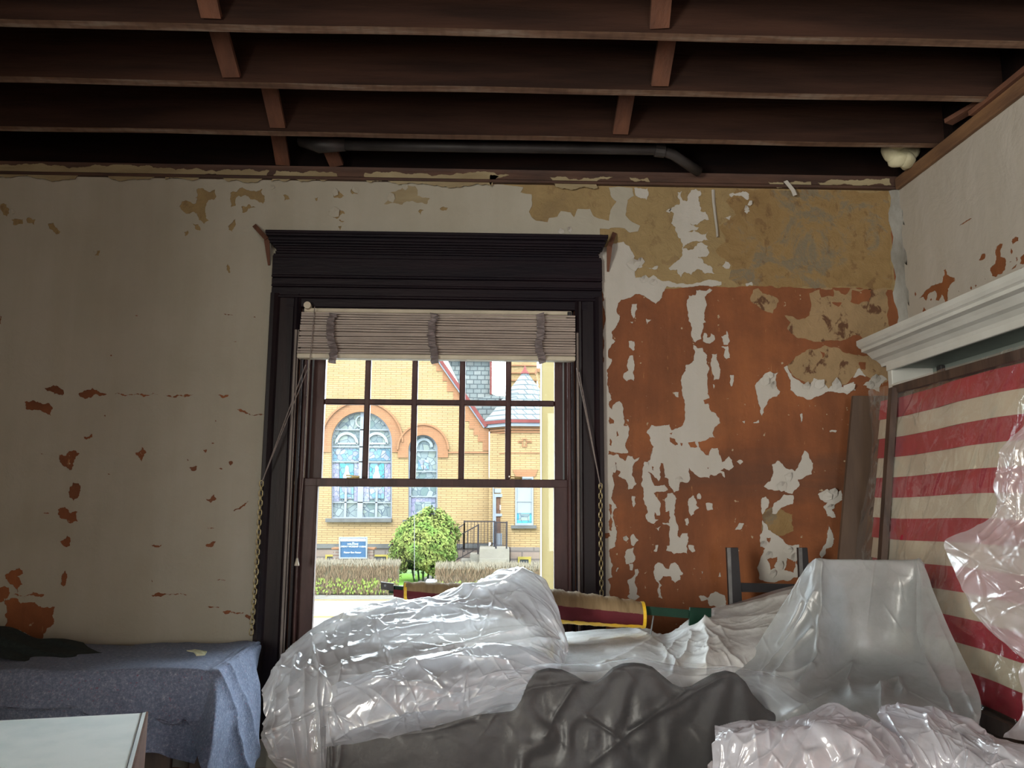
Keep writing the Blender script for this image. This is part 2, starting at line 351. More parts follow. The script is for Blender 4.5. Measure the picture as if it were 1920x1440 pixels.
M['sign_white'] = mat('sign_white', (0.2184, 0.2315, 0.2402), (0.2009, 0.2140, 0.2228), 3, .4, 0)
M['asphalt'] = mat('asphalt', (0.0898, 0.0876, 0.0824), (0.0802, 0.0776, 0.0728), 1.5, .9, .1)
M['concrete'] = mat('sidewalk', (0.0944, 0.0869, 0.0769), (0.0825, 0.0756, 0.0672), 1.2, .9, .15)
M['line'] = mat('yellow_road_line', (0.0968, 0.0710, 0.0251), (0.0891, 0.0639, 0.0227), 3, .8, .05)
M['grass'] = mat('lawn', (0.0563, 0.1035, 0.0148), (0.0376, 0.0791, 0.0096), 6, .9, .5)
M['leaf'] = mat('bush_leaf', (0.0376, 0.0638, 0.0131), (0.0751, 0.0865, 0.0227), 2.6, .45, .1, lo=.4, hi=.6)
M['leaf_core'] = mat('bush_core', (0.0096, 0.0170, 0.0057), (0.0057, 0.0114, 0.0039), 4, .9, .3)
M['twig'] = mat('hedge_twig', (0.0655, 0.0472, 0.0284), (0.0498, 0.0328, 0.0201), 9, .9, .1)
M['hedge_green'] = mat('hedge_shoot', (0.0791, 0.1035, 0.0227), (0.0638, 0.0825, 0.0188), 9, .8, .1)
M['hedge_core'] = mat('hedge_core', (0.0573, 0.0472, 0.0314), (0.0398, 0.0341, 0.0201), 9, .95, .4)
M['hedge_top'] = mat('hedge_top', (0.0944, 0.0825, 0.0629), (0.0799, 0.0672, 0.0485), 9, .95, .4)
def stained(name, stops, sc, seed):
    mt, nt, N, L, B = nodes(name); B.inputs['Roughness'].default_value = .25
    v = coords(N, L); vo = N.new('ShaderNodeTexVoronoi'); vo.inputs['Scale'].default_value = sc; L.new(v, vo.inputs['Vector'])
    r = ramp(N, stops); r.color_ramp.interpolation = 'CONSTANT'; se = N.new('ShaderNodeSeparateColor'); L.new(vo.outputs['Color'], se.inputs[0]); L.new(se.outputs[seed], r.inputs[0])
    v2 = N.new('ShaderNodeTexVoronoi'); v2.feature = 'DISTANCE_TO_EDGE'; v2.inputs['Scale'].default_value = sc; L.new(v, v2.inputs['Vector'])
    e = ramp(N, [(.02, (1, 1, 1)), (.05, (0, 0, 0))]); L.new(v2.outputs[0], e.inputs[0])
    L.new(mixc(N, L, e.outputs[0], r.outputs[0], (.025, .035, .045)), B.inputs[0]); return mt
M['glass_blue'] = stained('stained_glass_blue', [(0, (0.0440, 0.0792, 0.1029)), (.25, (0.0711, 0.0752, 0.1144)), (.5, (0.0597, 0.1029, 0.1144)), (.7, (0.0915, 0.0989, 0.1232)), (.88, (0.0318, 0.0597, 0.0792))], 5, 0)
M['glass_grey'] = stained('stained_glass_grey', [(0, (0.0620, 0.0760, 0.0796)), (.25, (0.0826, 0.0967, 0.0967)), (.5, (0.0483, 0.0620, 0.0655)), (.7, (0.0725, 0.0861, 0.0796)), (.88, (0.0413, 0.0583, 0.0583))], 4, 1)
M['glass_lilac'] = stained('stained_glass_lilac', [(0, (0.0728, 0.0689, 0.1074)), (.3, (0.0885, 0.0844, 0.1192)), (.6, (0.0648, 0.0689, 0.0957)), (.8, (0.0805, 0.0885, 0.1146))], 7, 0)
M['glass_teal'] = stained('stained_glass_teal', [(0, (0.0162, 0.0776, 0.1021)), (.4, (0.0245, 0.0944, 0.1146)), (.75, (0.0406, 0.0859, 0.1104))], 4, 0)
M['figure'] = mat('pale_glass', (0.1074, 0.1226, 0.1284), (0.0917, 0.1074, 0.1164), 5, .3, 0)

for n_ in 'brick brick_orange brick_pier slate stone bluestone sandstone maroon ext_white ext_yellow ext_yellow2 curtain darkpane doorbrown iron blue sign_white asphalt concrete line grass leaf leaf_core twig hedge_green hedge_core hedge_top figure glass_blue glass_grey glass_lilac glass_teal'.split():
    B_ = M[n_].node_tree.nodes['Principled BSDF']; B_.inputs['Specular IOR Level'].default_value = .04; B_.inputs['Roughness'].default_value = .9
# ---------------------------------------------------------------- room shell
D, XR, XL, YB = 3.9, 2.105, -2.95, -3.0
ZT = 3.285
def struct(name, mb, mt, parent=None, **k):
    o = mb.build(name, mt, parent, **k); o['kind'] = 'structure'; return o
WX0, WX1, WZ0, WZ1 = -.93, .415, .74, 2.56       # window opening
b = MB(); T = .32
b.box(XL, WX0, D, D+T, 0, ZT); b.box(WX1, XR+.3, D, D+T, 0, ZT); b.box(WX0, WX1, D, D+T, 0, WZ0); b.box(WX0, WX1, D, D+T, WZ1, ZT)
wall_back = struct('wall_back', b, M['plaster'])
b = MB(); b.box(XR, XR+.3, YB, D, 0, ZT); wall_right = struct('wall_right', b, M['plaster'])
b = MB(); b.box(XL-.3, XL, YB, D+T, 0, ZT); struct('wall_left', b, M['wall_dark'])
b = MB(); b.box(XL-.3, XR+.3, YB-.3, YB, 0, ZT+.3); struct('wall_front', b, M['wall_plain'])
b = MB(); b.box(XL-.3, XR+.3, YB-.3, D+T, -.2, 0); struct('floor', b, M['floor'])
b = MB(); b.box(XL-.3, XR+.3, YB-.3, D+T, ZT+.30, ZT+.34); ceil = struct('ceiling', b, M['subfloor'])
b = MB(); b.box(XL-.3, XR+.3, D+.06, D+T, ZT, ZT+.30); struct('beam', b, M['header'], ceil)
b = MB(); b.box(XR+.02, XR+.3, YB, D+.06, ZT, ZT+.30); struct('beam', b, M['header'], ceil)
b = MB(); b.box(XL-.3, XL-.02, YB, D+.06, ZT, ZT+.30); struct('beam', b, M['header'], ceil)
# joists (running left to right)
JY = [3.515, 3.08, 2.68, 2.27, 1.86, 1.45, 1.04, .63, .2, -.2, -.6, -1.0, -1.4, -1.8, -2.2, -2.6]
for i, y in enumerate(JY):
    b = MB(); n = 24; x0, x1 = XL-.02, XR+.02
    for j in range(n):
        a, c = x0+(x1-x0)*j/n, x0+(x1-x0)*(j+1)/n
        z = lambda q: ZT+.0015*math.sin(q*3.1+i)+.001*math.sin(q*7+i*2)
        yy = lambda q: y+.002*math.sin(q*1.3+i*1.7)
        A = [(a, yy(a)-.024, z(a)), (c, yy(c)-.024, z(c)), (c, yy(c)+.024, z(c)), (a, yy(a)+.024, z(a)),
             (a, yy(a)-.024, ZT+.30), (c, yy(c)-.024, ZT+.30), (c, yy(c)+.024, ZT+.30), (a, yy(a)+.024, ZT+.30)]
        b.cur = 1; b.add(A, [(0, 1, 2, 3)]); b.cur = 0; b.add(A, [(4, 5, 1, 0), (7, 6, 2, 3)])
    struct('joist', b, [M['joist'], M['joist_bottom']], ceil)
# cross bridging
def bridge(pa, pb, ya, yb, za, zb, wd=.07):
    b = MB(); A = Vector((pa, ya, za)); Bv = Vector((pb, yb, zb)); b.beam(A, Bv, wd, .022, (0, .6, 1)); struct('bridging_board', b, M['bridging'], ceil)
for (px1, py1, px2, py2, ja, jb) in ((376, -60, 397, 30, 2.27, 2.68), (409, 52, 434, 152, 2.68, 3.08), (506, 166, 521, 244, 3.08, 3.515), (522, 254, 531, 306, 3.515, 3.93),
                                      (608, 256, 632, 306, 3.515, 3.93), (1243, -40, 1236, 54, 2.27, 2.68), (1251, 72, 1237, 168, 2.68, 3.08), (1174, 182, 1163, 252, 3.08, 3.515)):
    ya, yb, za, zb = ja+.03, jb-.03, ZT+.24, ZT+.02
    t = min((q/60 for q in range(0, 50)), key=lambda t: abs(PY(px1, py1, ya+(yb-ya)*t).z-(za+(zb-za)*t)))
    x1 = PY(px1, py1, ya+(yb-ya)*t).x; x2 = PY(px2, py2, yb).x
    bridge(x2+(x1-x2)/(1-t), x2, ya, yb, za, zb)
# pipe in the last bay
b = MB(); zq = 3.50; yq = 3.72
b.tube([PY(640, 272, yq), PY(900, 276, yq), PY(1235, 281, yq), PY(1262, 290, yq+.02), PY(1310, 322, yq+.12)], .026, 12)
p_ = b.build('drain_pipe', M['pipe'], None, True); tag(p_, 'grey pipe running between the last joist and the peeling wall', 'pipe')
b = MB(); b.tube([PY(1228, 281, yq), PY(1246, 283, yq)], .034, 12); b.build('coupling', M['pipe'], p_)
b = MB(); b.tube([PY(566, 262, 3.78), PY(600, 272, 3.74), PY(648, 272, yq)], [.035, .04, .03], 12); b.build('elbow', M['pipe'], p_, True)
# spray foam lump in the corner
b = MB()
import bmesh
def blob(cs, seed=0, sub=3):
    bm = bmesh.new()
    for c, r in cs:
        res = bmesh.ops.create_icosphere(bm, subdivisions=sub, radius=r)
        for v in res['verts']:
            v.co += Vector(c); n = mnoise.noise(v.co*18+Vector((seed, 0, 0))); v.co += (v.co-Vector(c)).normalized()*n*r*.35
    V = [v.co.copy() for v in bm.verts]; Fs = [[v.index for v in f.verts] for f in bm.faces]; bm.free()
    q = MB(); q.add(V, Fs); return q
fc = [PY(x, y, 3.70) for x, y in ((1672, 286), (1690, 280), (1706, 286), (1684, 297), (1699, 300), (1676, 272), (1700, 272))]
o = blob([(c, .046) for c in fc]+[(PY(1697, 312, 3.74), .018), (PY(1683, 264, 3.66), .05)], 3).build('foam_lump', M['foam'], None, True)
tag(o, 'pale yellow lump of expanded foam hanging at the ceiling corner', 'foam')

# --- wall top trim
b = MB(); z0a, z1a = PY(960, 346, D).z, PY(960, 322, D).z
def trim_poly(y0, y1): return [(y0, z0a), (y0-.028, z0a), (y0-.028, z0a+.012), (y0-.018, z0a+.02), (y0-.018, z1a-.012), (y0-.024, z1a), (y0, z1a)]
prof = trim_poly(D, 0)
t1 = MB().prism([(XL, y, z) for y, z in prof], (XR-XL, 0, 0)); trim1 = struct('trim_1', t1, M['trim_old'])

# ---------------------------------------------------------------- peeling layers traced as separate sheets
def jag(pts, amp=.16, seg=5.0, seed=0):
    rnd = random.Random(seed); out = []
    def sub(a, b_, d):
        L_ = math.hypot(b_[0]-a[0], b_[1]-a[1])
        if L_ < seg or d > 7: out.append(a); return
        k = max(-3.2, min(3.2, rnd.uniform(-amp, amp)*L_))
        mx = (a[0]+b_[0])/2+(b_[1]-a[1])/L_*k+rnd.uniform(-.08, .08)*min(L_, 12); my = (a[1]+b_[1])/2-(b_[0]-a[0])/L_*k
        sub(a, (mx, my), d+1); sub((mx, my), b_, d+1)
    for i in range(len(pts)): sub(pts[i], pts[(i+1) % len(pts)], 0)
    return out
def fill2d(loops):
    """triangulate closed 2D loops, even-odd rule"""
    from mathutils.geometry import delaunay_2d_cdt
    pts = []; ed = []
    for lp in loops:
        k = len(pts); n = len(lp); pts += [Vector((p[0], p[1])) for p in lp]; ed += [(k+i, k+(i+1) % n) for i in range(n)]
    V, _, Fs, *_r = delaunay_2d_cdt(pts, ed, [], 0, 1e-6)
    P = np.array([(v[0], v[1]) for v in V]); Fs = np.array([f[:] for f in Fs if len(f) == 3]); cen = P[Fs].mean(1)
    cnt = np.zeros(len(cen), int)
    for lp in loops:
        q = np.array([(p[0], p[1]) for p in lp]); r = np.roll(q, -1, 0)
        y0, y1, x0, x1 = q[:, 1], r[:, 1], q[:, 0], r[:, 0]
        c = (y0[None] > cen[:, 1:2]) != (y1[None] > cen[:, 1:2]); dy = np.where(np.abs(y1-y0) < 1e-12, 1e-12, y1-y0)
        xi = x0+(cen[:, 1:2]-y0)*(x1-x0)/dy; cnt += (c & (xi > cen[:, 0:1])).sum(1)
    return P, Fs[cnt % 2 == 1]
def layer(name, loops, proj, mt, parent, thick=.0015, off=.0, inward=Vector((0, -1, 0))):
    """filled sheet with holes, raised off a wall plane, with real edge thickness"""
    back = abs(inward.y) > .5
    q = [[((p.x if back else p.y), p.z) for p in (proj(x, y) for x, y in lp)] for lp in loops]
    P, Fs = fill2d(q); n = len(P)
    mk = (lambda a, c, d: (a, D-d, c)) if back else (lambda a, c, d: (XR-d, a, c))
    V = [mk(a, c, off+thick) for a, c in P]+[mk(a, c, off) for a, c in P]
    F_ = [tuple(int(i) for i in f) for f in Fs]
    if not back: F_ = [f[::-1] for f in F_]
    es = set((f[i], f[(i+1) % 3]) for f in F_ for i in range(3))
    F_ += [(c, a, a+n, c+n) for a, c in es if (c, a) not in es]
    me = bpy.data.meshes.new(name); me.from_pydata(V, [], F_); me.materials.append(mt); me.update()
    o = bpy.data.objects.new(name, me); C.objects.link(o); o.parent = parent
    return o
pD = lambda x, y: PY(x, y, D)
def T(x0, y0, s): return lambda L_: [(x0+a/s, y0+c/s) for a, c in L_]
w1, w2, c4, c5 = T(1130, 540, 4.5), T(1130, 840, 4.5), T(920, 300, 3.84), T(1380, 320, 3.13)
lf = T(0, 560, 2.25); l2 = T(0, 300, 3.84); l3 = T(460, 300, 3.84)
# upper ochre band of the whole wall (between trim and y=537)
och = [(-300, 326), (1672, 352), (1672, 470), (1678, 546), (1600, 540), (1420, 536), (1310, 536), (1150, 545), (-300, 560)]
layer('ochre_band', [jag(och, .05, 8, 1)], pD, M['ochre'], wall_back, .0012, 0)
stn = c5([(0, 110), (100, 118), (300, 120), (500, 118), (700, 118), (895, 122), (900, 300), (905, 500), (915, 600), (910, 690), (820, 700), (700, 680), (560, 690), (400, 678), (250, 690), (140, 680), (20, 670), (-40, 640), (-20, 560), (-120, 470), (-60, 420), (-100, 330), (0, 260), (-60, 180)])
layer('stained_ochre', [jag(stn, .10, 6, 2)], pD, M['ochre_stained'], wall_back, .0012, .0012)
for i, lp in enumerate([
    [(100, 700), (130, 690), (155, 720), (215, 735), (250, 760), (215, 838), (185, 830), (150, 815), (85, 765)],
    [(285, 850), (330, 855), (370, 875), (430, 850), (440, 770), (430, 720), (480, 700), (560, 690), (640, 730), (670, 690), (780, 690), (880, 690), (890, 760), (885, 850), (920, 930), (960, 960), (860, 1000), (790, 1010), (730, 970), (690, 965), (610, 1000), (520, 1000), (430, 995), (350, 975), (300, 930), (320, 890)],
    [(300, 1150), (350, 1090), (420, 1050), (520, 1025), (600, 1040), (640, 1070), (720, 1080), (800, 1080), (860, 1130), (900, 1180), (885, 1240), (830, 1250), (790, 1220), (740, 1200), (700, 1200), (650, 1250), (600, 1255), (540, 1290), (500, 1255), (440, 1250), (380, 1230), (330, 1200)]]):
    layer('ochre_patch', [jag(c5(lp), .12, 6, 10+i)], pD, M['ochre_spot'], wall_back, .0012, .0003)
for i, lp in enumerate([[(155, 700), (205, 695), (225, 715), (180, 730)], [(490, 690), (575, 690), (570, 740), (500, 745)], [(680, 700), (790, 695), (785, 770), (720, 785), (670, 770)], [(560, 775), (620, 775), (600, 800)], [(885, 700), (915, 700), (912, 722), (890, 715)], [(720, 1125), (760, 1125), (755, 1170), (735, 1165)], [(490, 1060), (520, 1070), (505, 1100)]]):
    layer('bare_patch', [jag(c5(lp), .15, 6, 30+i)], pD, M['plaster'], wall_back, .0008, .0016)
layer('stained_patch', [jag(w2([(1350, 520), (1500, 510), (1600, 560), (1610, 700), (1500, 740), (1420, 760), (1340, 700)]), .15, 6, 77)], pD, M['ochre_stained'], wall_back, .0006, .0003)

# main beige paint film (left of, above and right of the window) with its holes
main = [(-300, 316), (905, 338)] + c4([(0, 180), (235, 200), (215, 235), (295, 250), (297, 330), (275, 375), (290, 405), (330, 440), (410, 450), (420, 420), (480, 410), (505, 370), (575, 380), (600, 415), (625, 355), (715, 355), (745, 410), (780, 425), (850, 440), (855, 400), (870, 350), (905, 300), (870, 270), (850, 200), (970, 200), (1020, 205), (1030, 260), (985, 290), (970, 400), (1000, 435), (1075, 475), (1060, 515), (1000, 525), (965, 495), (865, 490), (850, 500), (785, 495), (787, 580)])
main += [(1115, 449), (1100, 470), (535, 470), (520, 1440), (-300, 1440)]
holes = []
for lp in ([(250, 660), (320, 640), (338, 655), (315, 690), (305, 722), (285, 715), (255, 690)], [(310, 775), (335, 780), (338, 820), (312, 855), (290, 815)], [(245, 890), (275, 878), (300, 905), (330, 900), (330, 940), (300, 948), (255, 925)],
           [(572, 650), (600, 625), (620, 648), (605, 668), (597, 688), (585, 665)], [(105, 435), (150, 432), (205, 440), (225, 465), (218, 495), (170, 470), (130, 470), (110, 465)], [(190, 375), (225, 365), (272, 395), (265, 410), (200, 390)], [(335, 398), (410, 385), (455, 405), (400, 405), (370, 422), (340, 415)],
           [(255, 1025), (285, 1000), (300, 1025), (285, 1048), (262, 1035)], [(262, 1175), (280, 1145), (284, 1180), (270, 1215), (258, 1205)], [(870, 845), (905, 825), (915, 845), (890, 862)], [(800, 712), (833, 707), (830, 722), (808, 725)], [(858, 638), (872, 635), (870, 650)], [(965, 690), (983, 688), (975, 705)],
           [(868, 1040), (912, 1022), (900, 1045), (880, 1048)], [(1000, 470), (1030, 472), (1060, 492), (1035, 485)], [(355, 582), (390, 570), (392, 585), (365, 595)], [(0, 1220), (40, 1218), (45, 1240), (10, 1280), (-60, 1270), (-60, 1230)], [(20, 1265), (60, 1262), (90, 1285), (150, 1280), (200, 1300), (235, 1300), (232, 1360), (200, 1390), (185, 1440), (130, 1425), (60, 1400), (20, 1390)],
           [(30, 1160), (85, 1135), (100, 1160), (75, 1170), (98, 1205), (75, 1240), (45, 1205), (25, 1180)], [(920, 408), (965, 405), (960, 415)], [(0, 72), (8, 75), (8, 108), (0, 108)], [(985, 895), (1020, 875), (1050, 855), (1015, 888)], [(1035, 1335), (1060, 1340), (1058, 1362), (1040, 1345)], [(640, 1040), (685, 1038), (680, 1044)],
           [(945, 66), (995, 68), (990, 72)]):
    holes.append(lf(lp))
for x_, y_, w_, h_ in ((480, 404, 190, 1.6), (700, 408, 120, 1.4), (60, 1248, 130, 1.5), (640, 1250, 150, 1.6), (870, 1300, 60, 3), (940, 1322, 90, 3), (915, 1186, 40, 2.5), (875, 968, 30, 2.5), (570, 72, 14, 4), (465, 240, 10, 6), (985, 182, 20, 2), (1060, 490, 55, 2), (440, 494, 8, 7), (908, 516, 6, 6), (790, 680, 8, 8), (890, 610, 16, 5), (925, 717, 16, 6), (455, 740, 12, 5), (170, 655, 18, 4), (180, 905, 30, 3), (640, 1190, 6, 12), (1070, 78, 10, 4)):
    holes.append(lf([(x_, y_), (x_+w_*.5, y_-h_*.6), (x_+w_, y_+h_*.3), (x_+w_*.5, y_+h_*.6)]))
for lp in ([(1430, 205), (1550, 215), (1540, 290), (1500, 300), (1480, 370), (1505, 440), (1470, 462), (1420, 390), (1350, 390), (1295, 340), (1310, 300), (1400, 320), (1420, 275), (1405, 280)], [(1660, 240), (1720, 215), (1890, 210), (1895, 320), (1860, 300), (1800, 280), (1770, 255), (1720, 260), (1700, 330), (1665, 345)],
           [(1740, 340), (1790, 320), (1850, 345), (1790, 352), (1745, 380)], [(1390, 460), (1430, 465), (1445, 510), (1410, 500)], [(1330, 520), (1355, 510), (1360, 530), (1335, 550)], [(1645, 480), (1700, 420), (1685, 490), (1675, 520), (1650, 505)], [(10, 320), (50, 320), (70, 360), (50, 410), (30, 400)], [(80, 425), (170, 430), (165, 465), (95, 465)],
           [(195, 425), (260, 430), (250, 470), (200, 455)], [(350, 460), (390, 455), (440, 520), (430, 535), (380, 505)], [(1640, 745), (1655, 770), (1660, 815), (1645, 810)], [(670, 660), (720, 650), (715, 690), (690, 690)]):
    holes.append(l2(lp))
for lp in ([(600, 372), (660, 368), (720, 388), (690, 395), (655, 425), (632, 410)], [(632, 232), (680, 225), (715, 262), (650, 275), (636, 270)], [(760, 215), (805, 215), (815, 250), (770, 248)], [(500, 275), (525, 270), (515, 300)], [(275, 255), (310, 260), (320, 285), (285, 300)], [(1245, 370), (1285, 360), (1260, 405)], [(1400, 350), (1460, 345), (1450, 362), (1415, 365)], [(670, 480), (690, 470), (685, 510)], [(675, 430), (715, 445), (690, 447)]):
    holes.append(l3(lp))
paint_main = layer('paint_film', [jag(main[:1]+main[1:], .04, 6, 3)]+[jag(h, .22, 3, 40+i) for i, h in enumerate(holes)], pD, M['paint'], wall_back, .0022, .0024)
# cleaner paler patch where the top coat has come away (upper wall)
layer('undercoat_patch', [jag(l3([(1045, 235), (1120, 215), (1140, 195), (1220, 190), (1240, 260), (1330, 280), (1310, 320), (1160, 300), (1130, 325), (1000, 320), (1030, 290)]), .12, 4, 90)], pD, M['trim_cream'], wall_back, .0004, .0046)
# paint strip to the right of the window
strip = c4([(740, 720), (800, 640), (880, 605), (955, 590), (1000, 625), (1030, 720), (1090, 735), (1090, 775), (1030, 790), (1040, 850), (1110, 858), (1170, 830), (1200, 855), (1290, 875), (1340, 895), (1430, 895), (1540, 870), (1660, 880), (1660, 900), (1530, 905), (1270, 908), (1230, 985)])
strip += w1([(500, 80), (445, 135), (380, 90), (270, 55), (240, 80), (155, 100), (125, 220), (145, 240), (110, 335), (75, 370), (80, 430), (105, 450), (50, 520), (50, 590), (75, 600), (70, 640), (35, 690), (45, 760), (50, 880), (75, 940), (52, 960), (80, 1030), (90, 985), (140, 955), (175, 1020), (185, 1130), (178, 1165), (215, 1160), (218, 1240), (190, 1310), (215, 1390), (190, 1395), (50, 1372)])
strip += w2([(45, 55), (130, 55), (160, 90), (190, 110), (210, 65), (250, 70), (270, 100), (320, 75), (300, 100), (265, 130), (250, 160), (245, 230), (285, 300), (250, 345), (215, 350), (195, 270), (130, 235), (150, 200), (95, 170), (85, 250), (85, 370), (70, 420), (110, 480), (120, 505), (95, 520), (85, 590), (100, 640), (115, 770), (105, 830), (60, 850), (65, 930), (85, 990), (80, 1090), (40, 1110), (65, 1150), (60, 1270), (-15, 1300), (-20, 700), (-10, 0)])
strip += w1([(-15, 1300), (-15, 700), (-8, 20)]) + [(1127, 500), (1122, 492)]
sh = [w1([(55, 1085), (85, 1110), (95, 1145), (60, 1150), (48, 1120)]), w1([(120, 1205), (135, 1245), (115, 1255)]), w1([(60, 1270), (78, 1300), (70, 1335), (55, 1325)]), w2([(100, 118), (115, 125), (105, 145)]), w2([(55, 470), (75, 480), (72, 560), (85, 620), (75, 700), (55, 690), (60, 600), (50, 520)]), w2([(15, 720), (55, 715), (65, 745), (20, 765)])]
layer('paint_film', [jag(strip, .12, 3.5, 5)]+[jag(h, .15, 3, 60+i) for i, h in enumerate(sh)], pD, M['paint_white'], wall_back, .0022, .0024)
# islands of paint
big = w1([(785, 60), (790, 20), (850, 25), (880, 22), (900, 5), (925, 18), (880, 50), (860, 75), (875, 130), (860, 200), (855, 270), (870, 290), (845, 300), (840, 370), (832, 430), (780, 460), (762, 435), (745, 370), (725, 280), (715, 190), (710, 115), (725, 65), (745, 70)])
mid = w1([(765, 480), (800, 510), (840, 505), (850, 540), (880, 570), (875, 640), (898, 690), (885, 760), (885, 850), (900, 930), (850, 945), (860, 980), (890, 975), (915, 1045), (955, 1060), (990, 1140), (950, 1170), (925, 1225), (945, 1265), (900, 1260), (850, 1290), (800, 1300), (810, 1340), (825, 1365), (860, 1400), (895, 1415), (920, 1350), (970, 1350), (1000, 1440)]) + \
      w2([(1005, 120), (1030, 110), (1065, 70), (1090, 100), (1105, 155), (1065, 190), (1020, 170), (990, 190), (1025, 205), (1028, 250), (1000, 210), (960, 230), (910, 225), (900, 255), (830, 250), (760, 200), (730, 165), (735, 245), (720, 290), (650, 290), (640, 360), (600, 375), (570, 330), (555, 265), (525, 250), (520, 180), (510, 130), (490, 125), (478, 170), (488, 240), (470, 280), (440, 250), (415, 215), (380, 200), (410, 260), (440, 320), (520, 310), (550, 355), (480, 370), (430, 380), (460, 420), (490, 470), (480, 570), (455, 570), (438, 540), (440, 600), (470, 605), (430, 640), (380, 620), (360, 570), (380, 545), (350, 450), (345, 380), (325, 310), (330, 240), (335, 180), (345, 150), (400, 100), (420, 20)]) + \
      w1([(400, 1430), (430, 1340), (400, 1260), (370, 1220), (410, 1155), (480, 1165), (560, 1155), (580, 1200), (630, 1185), (680, 1140), (690, 1020), (680, 930), (670, 850), (665, 760), (700, 700), (700, 650), (770, 610), (780, 540)])
mh = [w1([(565, 1260), (600, 1270), (635, 1320), (610, 1330), (570, 1300)]), w1([(720, 1305), (780, 1295), (800, 1340), (740, 1345)]), w1([(655, 1305), (675, 1310), (665, 1335)]), w1([(560, 1225), (590, 1220), (580, 1240)]), w2([(415, 155), (430, 160), (430, 190), (418, 185)]), w2([(880, 165), (895, 165), (888, 180)])]
layer('paint_patch', [jag(mid, .13, 3.5, 6)]+[jag(h, .12, 3, 80+i) for i, h in enumerate(mh)], pD, M['paint_white'], wall_back, .0022, .0006)
islands = [big,
  w1([(245, 140), (290, 135), (290, 180), (275, 235), (260, 258), (238, 190)]), w1([(365, 260), (410, 270), (380, 290), (372, 308)]), w1([(218, 450), (268, 455), (270, 520), (255, 530), (222, 500)]), w1([(225, 575), (255, 570), (270, 650), (255, 720), (262, 785), (235, 770), (205, 788), (172, 755), (180, 720), (215, 700), (203, 655)]),
  w1([(855, 380), (875, 385), (880, 420), (905, 415), (912, 385), (942, 405), (938, 445), (900, 470), (845, 448)]), w1([(1000, 410), (1040, 395), (1045, 362), (1060, 400), (1072, 450), (1055, 480), (1020, 480), (1012, 440)]), w1([(1000, 495), (1055, 490), (1062, 540), (1072, 590), (1045, 600), (1020, 570), (1035, 520)]),
  w1([(920, 560), (965, 555), (970, 620), (990, 700), (980, 770), (935, 780), (920, 700), (915, 620)]), w1([(1075, 735), (1105, 735), (1100, 800), (1085, 832), (1070, 800), (1080, 770)]), w1([(598, 885), (640, 880), (640, 922), (615, 915)]), w1([(930, 812), (943, 820), (937, 850)]),
  w2([(245, 405), (275, 410), (278, 470), (262, 500), (248, 470)]), w2([(520, 440), (545, 385), (590, 378), (622, 430), (610, 500), (600, 560), (618, 620), (638, 670), (630, 740), (655, 760), (670, 720), (715, 718), (722, 790), (705, 830), (715, 898), (680, 880), (625, 885), (600, 895), (535, 865), (540, 825), (565, 820), (562, 700), (565, 660), (505, 640), (505, 630), (562, 632), (570, 590), (560, 530), (530, 540), (530, 480)]),
  w2([(725, 430), (765, 400), (782, 430), (785, 480), (812, 505), (775, 530), (745, 575), (725, 530), (718, 480)]), w2([(795, 400), (812, 380), (828, 400), (825, 432), (800, 430)]), w2([(870, 465), (925, 468), (930, 520), (885, 528), (875, 500)]), w2([(1115, 690), (1160, 632), (1190, 635), (1160, 690)]), w2([(1130, 115), (1160, 98), (1183, 115), (1160, 140)]),
  w2([(232, 760), (258, 725), (302, 780), (262, 828), (240, 815)]), w2([(200, 860), (262, 840), (275, 940), (245, 970), (198, 980), (182, 915)]), w2([(222, 975), (252, 975), (250, 1032), (230, 1030)]), w2([(270, 1025), (295, 1020), (305, 1050), (280, 1085), (268, 1130), (290, 1200), (285, 1235), (312, 1255), (268, 1285), (208, 1255), (230, 1230), (218, 1150), (210, 1115), (262, 1080)]),
  w2([(428, 1050), (440, 990), (465, 965), (500, 975), (530, 1015), (560, 1020), (575, 975), (610, 965), (650, 1020), (678, 1060), (650, 1075), (655, 1110), (610, 1138), (580, 1115), (570, 1080), (510, 1080), (490, 1110), (470, 1120), (498, 1160), (480, 1180), (490, 1240), (505, 1270), (470, 1260), (475, 1150), (450, 1120)]),
  w2([(715, 590), (722, 600), (718, 655), (700, 650), (692, 600)]), w2([(720, 820), (770, 825), (780, 870), (755, 880), (725, 845)]), w2([(455, 680), (490, 660), (470, 700)]), w2([(430, 870), (445, 820), (468, 818), (455, 875)]), w2([(810, 1250), (850, 1245), (885, 1265), (910, 1230), (950, 1210), (1030, 1245), (1040, 1290), (1040, 1330), (900, 1330), (880, 1275), (830, 1290)]),
  w2([(975, 1085), (988, 1048), (998, 1085)]), w2([(110, 1040), (125, 1008), (135, 1010), (118, 1045)]), w2([(834, 1040), (845, 1045), (838, 1062)]), w1([(232, 287), (256, 287), (250, 300)]), w1([(200, 1110), (218, 1110), (215, 1130)]),
  c5([(110, 1260), (160, 1205), (245, 1185), (230, 1260), (258, 1295), (240, 1325), (190, 1345), (160, 1400), (152, 1440), (140, 1420), (125, 1340)]),
  c5([(280, 1155), (300, 1145), (330, 1210), (380, 1245), (430, 1260), (455, 1218), (500, 1230), (540, 1280), (580, 1250), (610, 1240), (620, 1270), (690, 1240), (700, 1290), (650, 1315), (600, 1305), (540, 1295), (470, 1325), (420, 1345), (360, 1325), (320, 1290), (320, 1230)]),
  c5([(685, 1215), (720, 1160), (740, 1180), (760, 1210), (730, 1200), (700, 1215)]), c5([(745, 1260), (800, 1205), (850, 1200), (885, 1225), (850, 1250), (840, 1300), (790, 1275)]),
  w2([(1345, 420), (1375, 410), (1400, 440), (1395, 500), (1370, 520), (1345, 560)]),
]
e5 = T(1120, 420, 1.972)
